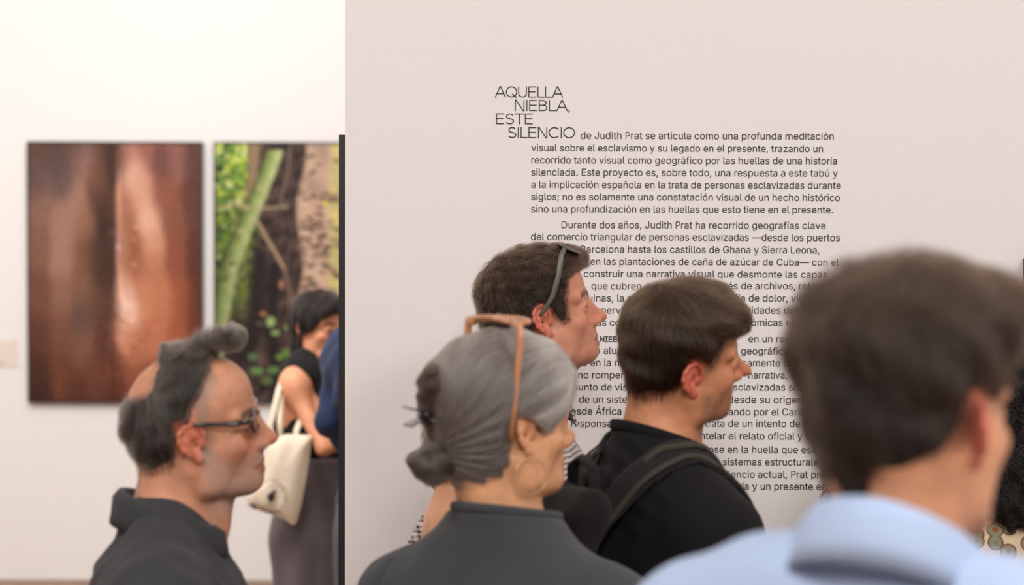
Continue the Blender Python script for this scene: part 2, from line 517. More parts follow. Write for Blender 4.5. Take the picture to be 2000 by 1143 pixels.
def stroke_line(name, txt, x0, x1, yb, cap_px, parent, origin, wt=.086, wall_y=4.0):
    quads = []; adv = 0
    for ch in txt:
        w, st = CAPS[ch]
        for s_ in st:
            for i in range(len(s_) - 1):
                quads.append([(s_[i][0] + adv, s_[i][1]), (s_[i + 1][0] + adv, s_[i + 1][1])])
        adv += w
    a, b2 = at_y(x0, yb, wall_y), at_y(x1, yb, wall_y); s = .001 * cap_px
    adv -= CAPS[txt[-1]][0] - {'A': .82, 'E': .62, 'O': .88, ',': .13}[txt[-1]]
    sx = (b2.x - a.x) / adv
    mb = MB()
    for p, q in quads:
        P_, Q_ = Vector((p[0] * sx, p[1] * s)), Vector((q[0] * sx, q[1] * s))
        d = (Q_ - P_); d.normalize(); n = Vector((-d.y, d.x)) * (wt * s / 2); e = d * (wt * s * .22)
        k = len(mb.v)
        for yy in (.0, -.0006):
            for v in (P_ - e - n, Q_ + e - n, Q_ + e + n, P_ - e + n): mb.v.append(Vector((a.x + v.x - origin[0], wall_y - .0003 + yy - origin[1], a.z + v.y - origin[2])))
        mb.f += [(k, k + 3, k + 2, k + 1), (k + 4, k + 5, k + 6, k + 7), (k, k + 1, k + 5, k + 4), (k + 1, k + 2, k + 6, k + 5), (k + 2, k + 3, k + 7, k + 6), (k + 3, k, k + 4, k + 7)]
    return mb.build(name, M_INK, parent)

O1 = at_y(967, 270, 4.0)
title = empty('exhibition_title', O1, 0, 'large thin black capitals of the exhibition title on the white wall', 'wall lettering')
for t, a, b, y in (('AQUELLA', 967.3, 1098.8, 190), ('NIEBLA,', 1005, 1112.5, 216.3), ('ESTE', 968.3, 1040, 242.4), ('SILENCIO', 991.4, 1122, 269.2)):
    stroke_line('title_line', t, a, b, y, 20.7, title, O1)
P1 = [
 ('de Judith Prat se articula como una profunda meditación', 1134.2, 1628.3, 271.3),
 ('visual sobre el esclavismo y su legado en el presente, trazando un', 1037.9, 1607.2, 295.3),
 ('recorrido tanto visual como geográfico por las huellas de una historia', 1037.9, 1634.4, 319),
 ('silenciada. Este proyecto es, sobre todo, una respuesta a este tabú y', 1037.6, 1636, 343),
 ('a la implicación española en la trata de personas esclavizadas durante', 1037.6, 1642.2, 367),
 ('siglos; no es solamente una constatación visual de un hecho histórico', 1037.6, 1640.3, 390.8),
 ('sino una profundización en las huellas que esto tiene en el presente.', 1037.4, 1626.6, 414.7)]
P2 = [
 ('Durante dos años, Judith Prat ha recorrido geografías clave', 1096.9, 1612.4, 445.5),
 ('del comercio triangular de personas esclavizadas —desde los puertos', 1037, 1640.3, 469),
 ('de Cádiz y Barcelona hasta los castillos de Ghana y Sierra Leona,', 1037, 1600, 493.3),
 ('trabajo', None, 1145.8, 517.4), ('en las plantaciones de caña de azúcar de Cuba— con el', 1153, 1638, 517.4),
 ('objetivo de construir una narrativa visual que desmonte las capas', 1037, 1615.7, 541),
 ('que cubren', 1155.3, 1252, 565.2), ('través de archivos, retratos', None, 1627, 565.6),
 ('ruinas, la artista', None, 1278, 589.3), ('cartografía de dolor, violencia', None, 1622, 589.6),
 ('supervivencia', 1153, None, 612.6), ('profundidades del', None, 1557.7, 613.2),
 ('las consecuencias', 1161, None, 636.6), ('económicas en', None, 1555, 637)]
P3 = [
 ('NIEBLA,', 1171.4, None, 667.7, 'b'), ('en un recorrido', 1461.8, None, 668.5),
 ('sin alusiones', None, 1261, 691.5), ('geográfico', None, 1541, 692.5),
 ('las en la nueva', None, 1252, 715.3), ('únicamente de', None, 1551, 716),
 ('no romper la', 1129.4, None, 739), ('narrativa.', 1461.8, 1537.4, 739.5),
 ('punto de vista', 1119, None, 762.8), ('esclavizadas sino', None, 1575, 763.4),
 ('de un sistema', 1131, None, 786.5), ('desde su origen', 1422, 1567, 787.2),
 ('desde África a', None, 1229, 810.3), ('pasando por el Caribe', 1392, None, 810.9),
 ('responsabilidad', None, 1253, 834.3), ('se trata de un intento de no', None, 1590, 834.4),
 ('desmantelar el relato oficial y su', None, 1592, 859),
 ('centrándose en la huella que esa', None, 1594, 885.3),
 ('presente, en sistemas estructurales', None, 1608, 909.4),
 ('del silencio actual, Prat pretende', 1376, None, 933),
 ('historia y un presente en', 1401, 1614, 956.6), ('borrar.', None, 1449, 980.2)]
for nm, lab, L, ox in (('exhibition_text', 'first block of thin black wall text, seven lines under the big title', P1, 1037),
                   ('exhibition_text', 'second block of black wall text, starting level with the heads, indented first line', P2, 1037),
                   ('exhibition_text', 'third block of black wall text, mostly hidden behind the two dark-haired men', P3, 1130)):
    O = at_y(ox, L[0][3], 4.0)
    blk = empty(nm, O, 0, lab, 'wall lettering')
    for e in L:
        t, a, b, y = e[:4]
        bold = len(e) > 4
        an = 'fit' if (a and b) else ('left' if a else 'right')
        wall_line('text_line', t, a if a else 1037, b if b else 1600, y, 10.6 if bold else 13.7, 0.014 if bold else 0.0, blk, O, anchor=an)
O = at_y(1455, 1071, 4.0)
sg = empty('author_signature', O, 0, 'bold author name under the wall text, half hidden by the pale blue collar', 'wall lettering')
wall_line('text_line', 'Semíramis', 1446, None, 1071.5, 13.7, 0.012, sg, O, anchor='left')

# ------------------------------------------------------------------ framed prints on the far wall
def canvas(x0, x1, y0, y1, st=2.0):
    nx, ny = int((x1 - x0) / st) + 1, int((y1 - y0) / st) + 1
    X, Y = np.meshgrid(np.linspace(x0, x1, nx), np.linspace(y0, y1, ny))
    return X, Y
def rbf(X, Y, pts, sx, sy):
    num = np.zeros(X.shape + (3,)); den = np.zeros(X.shape)
    for x, y, c in pts:
        w = np.exp(-0.5 * (((X - x) / sx) ** 2 + ((Y - y) / sy) ** 2)) + 1e-9
        num += w[..., None] * np.array(c, float); den += w
    return num / den[..., None]
def seg(X, Y, pts):
    best = np.full(X.shape, 1e9); side = np.zeros(X.shape); T = np.zeros(X.shape); n = len(pts) - 1
    for i in range(n):
        (ax, ay), (bx, by) = pts[i], pts[i + 1]
        dx, dy = bx - ax, by - ay; L = dx * dx + dy * dy
        t = np.clip(((X - ax) * dx + (Y - ay) * dy) / L, 0, 1)
        d = np.hypot(X - ax - dx * t, Y - ay - dy * t)
        sd = ((X - ax) * dy - (Y - ay) * dx) / math.sqrt(L)
        m = d < best; best = np.where(m, d, best); side = np.where(m, sd, side); T = np.where(m, (i + t) / n, T)
    return best, side, T
rng = np.random.RandomState(5)

def paint_skin(X, Y):
    P = [(60,285,(96,66,58)),(110,300,(88,66,62)),(150,290,(92,68,62)),(70,350,(98,74,70)),(120,350,(100,78,74)),(160,310,(150,112,102)),(190,345,(126,86,72)),
    (195,295,(110,78,66)),(212,285,(72,50,42)),(205,330,(92,60,46)),(222,300,(64,42,32)),(240,300,(168,116,100)),(262,345,(224,176,156)),(290,290,(150,98,84)),(312,310,(106,66,60)),
    (345,300,(140,92,82)),(385,300,(92,60,54)),(150,390,(160,118,100)),(80,400,(134,98,84)),(120,430,(158,118,100)),(165,430,(140,98,78)),(190,380,(84,54,40)),(205,420,(56,36,28)),(214,480,(56,37,28)),
    (232,400,(196,140,116)),(247,400,(142,86,60)),(265,380,(214,160,134)),(292,425,(222,170,146)),(280,350,(200,144,120)),(320,380,(140,84,66)),(340,430,(132,80,62)),(385,400,(96,58,48)),
    (70,480,(128,88,72)),(120,500,(160,118,98)),(160,500,(128,86,66)),(182,500,(78,50,38)),(205,540,(70,45,34)),(234,480,(206,156,134)),(254,480,(140,82,56)),(266,520,(160,98,70)),(300,480,(206,148,120)),(300,520,(178,114,84)),
    (345,500,(140,80,58)),(386,500,(90,50,38)),(70,580,(112,74,60)),(120,580,(138,98,80)),(160,560,(124,86,68)),(155,620,(98,72,62)),(190,590,(100,68,54)),(212,610,(84,52,40)),(238,560,(204,150,124)),(245,595,(240,200,184)),
    (280,570,(196,130,98)),(320,590,(188,118,86)),(355,590,(150,82,56)),(388,590,(98,50,34)),(70,660,(94,56,42)),(115,650,(116,74,58)),(160,680,(120,82,66)),(205,680,(92,54,40)),(240,650,(206,142,114)),(265,690,(180,112,82)),
    (310,660,(184,112,82)),(350,660,(158,86,58)),(388,650,(104,52,34)),(65,730,(74,42,30)),(120,730,(104,60,42)),(175,730,(102,60,44)),(225,740,(112,62,44)),(270,740,(136,76,54)),(330,720,(140,74,50)),(388,720,(92,46,32)),
    (65,780,(60,34,26)),(150,780,(84,46,34)),(220,780,(84,44,32)),(300,780,(100,52,36)),(388,780,(74,38,28))]
    C = rbf(X, Y, P, 13, 24)
    f = (1 / (1 + np.exp((X - 225 + (Y - 560) * 0.01 * (Y > 560)) / 1.3)))[..., None] * np.clip((640 - Y) / 90, 0, 1)[..., None] * np.exp(-((X - 222) / 16) ** 2)[..., None] * (X < 232)[..., None]
    C = C * (1 - 0.75 * f) + np.array((56, 36, 28)) * 0.75 * f
    d, _, _ = seg(X, Y, [(232, 330), (233, 430), (230, 500), (236, 570), (244, 600)])
    C += (np.exp(-(d / 3.0) ** 2) * 38)[..., None] * np.array((1, .95, .9))
    d, _, _ = seg(X, Y, [(222, 640), (219, 700), (221, 790)])
    C -= (np.exp(-(d / 3.0) ** 2) * 16)[..., None]
    wet = np.clip((Y - 560) / 60, 0, 1) * np.clip((760 - Y) / 80, 0, 1) * np.exp(-((X - 250) / 40) ** 2)
    g = rng.normal(size=X.shape); g2 = (g + np.roll(g, 1, 0) + np.roll(g, 1, 1)) / 1.7
    C += (g2 * (4 + 14 * wet))[..., None]
    for x, y in ((217, 451), (265, 442), (262, 465), (263, 516), (231, 482)):
        d = np.hypot(X - x, Y - y); C += (np.exp(-(d / 2.5) ** 2) * 90)[..., None]
    return C

def paint_forest(X, Y):
    n = lambda s, f: wob(np.stack([X, Y, X * 0], -1).astype(np.float32), s, f, 8)
    C = np.zeros(X.shape + (3,)) + np.array((58, 42, 38))
    C += (n(1, 0.03) * 10 + n(2, 0.08) * 9)[..., None]
    def blend(mask, c):
        nonlocal C
        mask = np.clip(mask, 0, 1)[..., None]; C = C * (1 - mask) + np.asarray(c, float) * mask
    # undergrowth on the left
    lf = np.clip((500 - X + (Y - 278) * 0.02) / 14, 0, 1) * np.clip((640 - Y) / 60, 0, 1)
    blend(lf, (92, 112, 48))
    r = np.random.RandomState(3)
    for i in range(520):
        x = r.uniform(416, 505); y = 278 + 330 * r.rand() ** 1.35
        q = (y - 278) / 330; b = 1 - 0.55 * q
        c = [(196, 214, 74), (150, 184, 62), (226, 236, 150), (84, 112, 44), (60, 76, 34), (110, 150, 70)][r.randint(6)]
        a = r.uniform(2.5, 8.5); e = r.uniform(.4, 1); th = r.rand() * 3.14
        dx, dy = X - x, Y - y; u = dx * math.cos(th) + dy * math.sin(th); v = -dx * math.sin(th) + dy * math.cos(th)
        blend((1.3 - np.hypot(u / a, v / (a * e))) * 2.0 * (X < 520), np.array(c) * b)
    # brownish slim trunk behind
    d, s, T = seg(X, Y, [(492, 278), (496, 330), (488, 400)]); blend((15 - d) / 3, np.stack([150 + s, 124 + s, 96 + s], -1))
    # dark spiny middle
    mid = np.clip((X - 497) / 8, 0, 1) * np.clip((603 - X) / 6, 0, 1)
    blend(mid * np.clip((Y - 300) / 30, 0.5, 1), np.stack([66 + 20 * n(5, .05), 50 + 17 * n(5, .05), 46 + 15 * n(5, .05)], -1))
    # pale big trunk
    e = 587 + 8 * np.sin(Y / 37.0) - (Y - 278) * 0.03
    tr = np.clip((X - e) / 6, 0, 1) * np.clip((900 - Y) / 200, 0, 1)
    blend(tr, np.stack([188 + 16 * n(7, .02), 158 + 14 * n(7, .02), 136 + 12 * n(7, .02)], -1))
    yg = np.clip((X - 642 + (Y - 400) * .02) / 6, 0, 1); blend(yg, np.stack([196 + 10 * n(8, .03), 182 + 8 * n(8, .03), 122 + 0 * X], -1))
    for i in range(560):
        x = r.uniform(588, 780); y = r.uniform(285, 792)
        w = r.uniform(3, 7) * (1 + 0.5 * ((y - 380) / 200 > 0)); h = r.uniform(2.0, 4.0)
        if x > 640 and r.rand() < .6: continue
        if y < 375 and r.rand() < .72: continue
        th = r.uniform(-.5, .3); dx, dy = X - x, Y - y
        u = dx * math.cos(th) + dy * math.sin(th); v = -dx * math.sin(th) + dy * math.cos(th)
        sp = np.clip((1.15 - np.hypot(u / w, v / h)) * 2.5, 0, 1)
        blend(sp, (74 + r.uniform(-16, 26), 56 + r.uniform(-14, 18), 48 + r.uniform(-10, 14)))
        blend(np.clip((1.1 - np.hypot((u + 1) / w, (v + h * 1.3) / (h * .7))) * 1.6, 0, 1) * .75, (196, 160, 138))
    for i in range(420):
        x = r.uniform(440, 592); y = r.uniform(330, 792)
        if x < 470 + (y < 500) * 30: continue
        w = r.uniform(3, 8); h = r.uniform(1.6, 3.4); th = r.uniform(-.9, .3); dx, dy = X - x, Y - y
        u = dx * math.cos(th) + dy * math.sin(th); v = -dx * math.sin(th) + dy * math.cos(th)
        k = r.uniform(.35, 1)
        blend(np.clip((1.1 - np.hypot(u / w, v / h)) * 2, 0, 1) * .6, np.array((132, 106, 94)) * k)
    d, s, T = seg(X, Y, [(505, 500), (498, 620), (480, 700)]); blend((24 - d) / 14 * .85, (38, 29, 29))
    d, s, T = seg(X, Y, [(534, 520), (528, 640), (540, 792)]); blend((16 - d) / 10 * .85, (34, 26, 27))
    # green leaning trunk
    path = [(545, 262), (526, 320), (500, 385), (470, 455), (446, 520), (432, 590), (420, 660), (410, 720)]
    d, s, T = seg(X, Y, path); wd = 17 + 3 * T
    sh = np.clip((s + wd) / (2 * wd), 0, 1)
    cx = rbf(sh, sh * 0, [(0, 0, (84, 92, 52)), (.35, 0, (132, 150, 80)), (.6, 0, (170, 188, 116)), (.85, 0, (198, 206, 150)), (1, 0, (150, 160, 100))], .12, 1)
    cx = cx * (1 - .25 * T)[..., None] + 6 * n(11, .05)[..., None]
    blend((wd - d) / 2.5 * (Y > 290), cx)
    for x, y in ((478, 405), (468, 450), (452, 515), (436, 545), (505, 365)):
        blend((1.2 - np.hypot((X - x) / 6, (Y - y) / 4)) * 1.5, (196, 168, 140) if y < 460 else (64, 50, 36))
    for P, w, c in (([(420, 408), (450, 397), (474, 402), (520, 404), (560, 402)], 2.0, (176, 156, 128)), ([(545, 402), (552, 370), (562, 330), (566, 280)], 2.2, (128, 112, 92)),
                    ([(500, 430), (518, 462), (536, 492), (556, 528)], 3.6, (168, 142, 112)), ([(556, 528), (566, 580), (572, 660), (590, 792)], 4, (118, 92, 82)), ([(514, 660), (490, 700)], 1, (96, 90, 80))):
        d, s, T = seg(X, Y, P); blend((w - d) / 1.3 + .4, c)
    for x, y, a, b, c in ((527, 630, 9, 11, (150, 180, 110)), (536, 652, 9, 5, (140, 172, 104)), (561, 641, 7, 6, (132, 166, 96)), (512, 614, 7, 4, (176, 122, 84)), (504, 634, 6, 3, (110, 104, 84)),
                          (562, 692, 12, 9, (98, 132, 56)), (492, 700, 12, 8, (84, 112, 76)), (500, 728, 14, 8, (100, 136, 78)), (532, 726, 13, 8, (94, 126, 70)), (520, 748, 12, 8, (84, 112, 60)), (470, 740, 13, 9, (76, 104, 60)),
                          (548, 556, 4, 8, (190, 130, 104)), (545, 700, 9, 6, (104, 140, 66)), (480, 770, 12, 8, (78, 104, 62)), (600, 740, 10, 7, (86, 112, 60)), (640, 770, 12, 8, (80, 106, 60)), (636, 395, 5, 6, (214, 204, 60))):
        blend((1.2 - np.hypot((X - x) / a, (Y - y) / b)) * 2.2, c)
    return C

M_PRINT = vcol('photo_print', 0.55, spec=0.2)
M_FRAME = plain('frame_black', srgb(38, 30, 28), 0.5)
def framed(x0, x1, y0, y1, paint, label, origin_depth=0.045):
    Yw = YG - origin_depth
    a = at_y(x0, y0, Yw); b = at_y(x1, y1, Yw)
    cx, cz = (a.x + b.x) / 2, (a.z + b.z) / 2; w, h = (b.x - a.x) / 2, (a.z - b.z) / 2
    root = empty('framed_photograph', (cx, YG, cz), 0, label, 'photograph', 'large photographs on the far gallery wall')
    t = 0.008
    for lo, hi in (((-w, -h), (-w + t, h)), ((w - t, -h), (w, h)), ((-w + t, h - t), (w - t, h)), ((-w + t, -h), (w - t, -h + t))):
        mb = MB(); mb.box((lo[0], -origin_depth, lo[1]), (hi[0], -0.001, hi[1])); mb.build('frame_rail', M_FRAME, root)
    X, Y = canvas(x0, x1, y0, y1)
    C = to_lin(paint(X, Y)).reshape(-1, 3)
    ny, nx = X.shape
    V = np.zeros((ny, nx, 3)); V[..., 0] = -w + t + (2 * w - 2 * t) * (X - x0) / (x1 - x0); V[..., 2] = h - t - (2 * h - 2 * t) * (Y - y0) / (y1 - y0); V[..., 1] = -origin_depth + 0.006
    i = np.arange(ny * nx).reshape(ny, nx)
    Q = np.stack([i[:-1, :-1], i[1:, :-1], i[1:, 1:], i[:-1, 1:]], -1).reshape(-1, 4)
    fast_mesh('print', V.reshape(-1, 3), Q, M_PRINT, False, C, root)
    return root
framed(52, 395.5, 276, 788, paint_skin, 'framed close-up photograph of brown skin with a dark crease')
framed(417, 760, 277, 789, paint_forest, 'framed photograph of a spiny tree trunk and green leaning stem')

# caption card on the far wall, cut by the left border
a = at_y(-70, 663, YG - .004); b = at_y(34, 717, YG - .004)
card = empty('caption_card', ((a.x + b.x) / 2, YG, (a.z + b.z) / 2), 0, 'small cream caption card left of the skin photograph', 'caption card')
w, h = (b.x - a.x) / 2, (a.z - b.z) / 2
mb = MB(); mb.box((-w, -0.006, -h), (w, 0.0, h)); mb.build('card', plain('card_cream', srgb(232, 220, 208), 0.8), card)
M_GREY = plain('caption_ink', srgb(150, 140, 132), 0.7)
mb = MB()
for y, x1 in ((706, 11), (710, 9), (714, 6)):
    p = at_y(-40, y, YG - .006); q = at_y(x1, y, YG - .006)
    mb.box((p.x - (a.x + b.x) / 2, -0.0066, p.z - (a.z + b.z) / 2 - .0012), (q.x - (a.x + b.x) / 2, -0.006, p.z - (a.z + b.z) / 2 + .0012))
mb.build('caption_print', M_GREY, card, kind='stuff')
# ------------------------------------------------------------------ people
M_SKIN = vcol('skin', 0.5, sss=0.12, bump=0.25, bscale=420, spec=0.35, noise=0.10)
M_HAIRCAP = vcol('hair_mass', 0.75, bump=0.6, bscale=260, spec=0.25, noise=0.25)
M_STRAND = hair_mat('hair_strands')
M_EYEW = plain('eye_white', srgb(200, 184, 174), 0.3)
M_IRIS = plain('iris_brown', srgb(52, 36, 26), 0.15)

def head_prims(f, p, hair=False):
    """adult head in its own frame: x forward, z up, origin between the ear canals. p holds the person's proportions"""
    w = p.get('wide', 1.0); L = p.get('long', 1.0); ch = p.get('chin', 0.0); nz = p.get('nose', 1.0); jw = p.get('jaw', 1.0); ck = p.get('cheek', 1.0)
    E, C = f.ell, f.cap
    E((-.008 * L, 0, .047), (.096 * L, .076 * w, .083), .01)
    E((-.045 * L, 0, .012), (.056, .060 * w, .062), .02)
    E((.042, 0, .058), (.053 * L, .060 * w, .056), .02)
    E((.044, 0, -.018), (.044, .055 * w, .072), .02)
    E((.060, 0, -.050), (.034, .034 * w, .038), .02)
    for s in (1, -1):
        C((.000, s * .056 * w * jw, -.040), (.012, s * .052 * w * jw, -.068), .016, .014, .02)
        C((.010, s * .052 * w * jw, -.068), (.066, s * .018, -.094 - ch), .016, .016, .02)
        E((.020, s * .051 * w, -.030), (.034, .017, .040), .02)
        E((.055, s * .043 * w, -.014), (.022 * ck, .020 * ck, .018), .018)
        C((.086, s * .010, .031), (.066, s * .050 * w, .031), .0105, .009, .012)
    E((.074, 0, -.094 - ch), (.019, .022, .019), .018)
    E((.040, 0, -.084 - ch * .5), (.040, .036, .020), .02)
    for s in (1, -1): E((.096, s * .036, .008), (.013, .017, .0105), .012, op='sub')
    # nose
    E((.082, 0, -.010), (.021, .0145, .030), .012); C((.084, 0, .012), (.092, 0, -.024), .010, .013, .012)
    C((.0885, 0, .032), (.0925, 0, .010), .0100, .0092, .010)
    C((.0925, 0, .010), (.100 + .009 * nz, 0, -.013), .0092, .0092, .010)
    E((.100 + .0125 * nz, 0, -.019), (.0125, .0118, .0105), .008)
    for s in (1, -1):
        E((.098, s * .0125, -.0245), (.0135, .0075, .0085), .006)
        E((.0735, s * .0325, .0085), (.0158, .0165, .0135), .006)
        C((.0730, s * .046, .0110), (.0850, s * .036, .0175), .0026, .0032, .004); C((.0850, s * .036, .0175), (.0880, s * .022, .0140), .0032, .0024, .004)
        f.cap((.0925, s * .0240, .0080), (.0890, s * .0410, .0085), .0042, .0038, .0015, 'sub')
        E((.1015, s * .0065, -.0325), (.006, .0038, .0035), .003, op='sub')
        # lips
        C((.078, s * .023, -.0555), (.0925, s * .006, -.0525), .0050, .0070, .006)
        C((.078, s * .022, -.0590), (.0905, s * .004, -.0655), .0050, .0080, .006)
        f.poly([(.1000, 0, -.0590), (.0975, s * .010, -.0588), (.0905, s * .0190, -.0585), (.0835, s * .0250, -.0590)], [.0021, .0021, .0019, .0014], .0015, 'sub')
    E((.089, 0, -.0425), (.006, .009, .008), .010)
    # throat and neck root
    C((-.030, 0, -.040), (p.get('stub', -.045), 0, -.100), .056 * p.get('neckw', 1), .055 * p.get('neckw', 1), .02)

def ear_prims(f, p, side=(1, -1)):
    w = p.get('wide', 1.0)
    for s in side:
        y0 = .071 * w; ew = p.get('earw', 1.0); ex = p.get('earx', 0.0); ez = p.get('earz', 0.0); fl = p.get('earflare', 1.0)
        def Q(x, z, o=0.0): return (x * ew + ex, s * (y0 + .001 + o + max(0, -.0 - x) * .55 * fl), z * .92 + ez)
        f.ell(Q(-.010, .006), (.016 * ew, .0045, .026), .004, R=np.array(Matrix.Rotation(-s * min(0.45 * fl, 0.85), 3, 'Z')))
        hel = [(.006, .004), (.007, .016), (.004, .027), (-.005, .0345), (-.016, .033), (-.024, .024), (-.026, .010), (-.022, -.006), (-.014, -.018)]
        f.poly([Q(x, z, .004) for x, z in hel], .0032, .003)
        f.poly([Q(x, z, .003) for x, z in ((-.012, .022), (-.016, .010), (-.014, -.004), (-.008, -.012))], .0028, .003)
        f.ell(Q(-.004, -.025, .001), (.0085, .005, .0095), .005)
        f.ell(Q(-.005, .000, .0065), (.0085, .0075, .011), .004, op='sub')
        f.ell(Q(-.014, .020, .009), (.005, .0045, .009), .003, op='sub')
        f.ell((.005 + ex, s * (y0 + .003), -.002 + ez), (.0045, .004, .006), .004)

def rot_y(a):   # positive pitch looks up
    c, s = math.cos(a), math.sin(a)
    return np.array([[c, 0, -s], [0, 1, 0], [s, 0, c]])
def rot_z(a):
    c, s = math.cos(a), math.sin(a)
    return np.array([[c, -s, 0], [s, c, 0], [0, 0, 1]])
def rot_x(a):
    c, s = math.cos(a), math.sin(a)
    return np.array([[1, 0, 0], [0, c, -s], [0, s, c]])

def torso_prims(f, p, part='all', inf=0.0):
    """trunk, arms and legs; frame at the base of the neck, x forward, z up. p['fz'] scales the legs to the floor"""
    f.inf = inf
    b = p.get('build', 1.0); sh = p.get('shoulder', 1.0); sl = p.get('slope', 0.0); fz = p['floor']
    E, C = f.ell, f.cap
    Z = lambda z: z if z > -.55 else -.55 + (z + .55) * ((-fz - .55) / (-1.34 - .55 + 1.1) if 0 else (fz + .55) / (-1.34 + .55))
    if part in ('all', 'trunk'):
        for s in (1, -1):
            C((-.012, s * .025, .020), (-.015, s * .115 * sh, -.045 - sl), .042, .045, .04)
            C((-.005, s * .10 * sh, -.065 - sl), (-.005, s * .165 * sh, -.085 - sl), .052, .056, .05)
            E((-.045, s * .075, -.16), (.060 * b, .085, .11), .05)
            E((.055, s * .065, -.165), (.055 * b, .080, .075), .05)
        E((.005, 0, -.20), (.105 * b, .155 * sh, .19), .05)
        E((.005, 0, -.38), (.100 * b, .140 * b, .16), .06)
        E((.000, 0, -.53), (.108 * b, .160 * b, .12), .06)
    if part in ('all', 'hips'):
        E((.000, 0, -.54), (.112 * b, .165 * b, .12), .06)
        for s in (1, -1): E((-.035, s * .07, -.60), (.085 * b, .085, .09), .05)
    if part in ('all', 'legs'):
        for s in (1, -1):
            C((0, s * .088, Z(-.62)), (.012, s * .092, Z(-.98)), .082 * b, .056, .03)
            C((.012, s * .092, Z(-.98)), (-.008, s * .10, Z(-1.27)), .056, .040, .03)
            E((-.012, s * .096, Z(-1.08)), (.052, .050, .10), .03)
    if part in ('all', 'feet'):
        for s in (1, -1):
            C((-.030, s * .10, fz + .04), (.10, s * .112, fz + .026), .034, .026, .03)
            C((.10, s * .112, fz + .026), (.15, s * .115, fz + .024), .030, .020, .02)
    if part in ('all', 'arms', 'upper'):
        for s in (1, -1):
            A = arm_pts(p, s); am = p.get('arm', 1.0)
            E(A[0], (.055 * am, .052 * am, .062 * am), .04)
            C(A[0], A[1], .047 * b * am, .040 * b * am, .03)
            if part != 'upper':
                C(A[1], A[2], .040 * b * am, .027, .02)
    f.inf = 0.0

def arm_pts(p, s):
    sh = p.get('shoulder', 1.0); sl = p.get('slope', 0.0)
    S = (-.005, s * .178 * sh, -.095 - sl)
    d = p.get('arm_l' if s > 0 else 'arm_r', ((-.03, s * .225, -.385), (.06, s * .235, -.61)))
    return S, d[0], d[1]

_hand = None
def hand_mesh():
    """relaxed left hand: wrist at the origin, fingers towards -z, palm towards -y (the thigh), thumb forward (+x)"""
    global _hand
    if _hand is None:
        f = Field(np.arange(-.07, .09, .003), np.arange(-.06, .05, .003), np.arange(-.21, .05, .003))
        f.cap((0, 0, .03), (0, 0, -.02), .026, .024, .01)
        f.ell((.002, 0, -.055), (.040, .016, .048), .02)
        for i, (x, l) in enumerate(((.028, .072), (.010, .082), (-.008, .076), (-.026, .060))):
            a = (x, .0, -.085); b = (x * 1.12, -.008, -.085 - l * .42); c = (x * 1.15, -.024, -.085 - l * .74); d = (x * 1.15, -.042, -.085 - l * .92)
            f.poly([a, b, c, d], [.0098, .009, .0082, .0070], .003)
            f.ell((x, .006, -.088), (.010, .008, .010), .006)
        f.poly([(.022, -.004, -.022), (.046, -.012, -.052), (.054, -.020, -.078), (.052, -.028, -.098)], [.016, .0125, .0105, .0085], .008)
        _hand = f.mesh()
    return _hand

def axes_for(p, h, fine_only=False):
    fz = p['fzL']
    return (axis(-.36, .36, (-.125, .135), h, .018), axis(-.36, .36, (-.10, .10), h, .018), axis(fz - .02, .19, (-.17, .18), h, .022))

def vnormals(V, Q):
    n = np.zeros_like(V)
    a = V[Q[:, 2]] - V[Q[:, 0]]; b = V[Q[:, 3]] - V[Q[:, 1]]
    c = np.cross(a, b)
    for i in range(4): np.add.at(n, Q[:, i], c)
    return n / np.maximum(np.linalg.norm(n, axis=1, keepdims=True), 1e-9)

def gaus(d, s): return np.exp(-(d / s) ** 2)

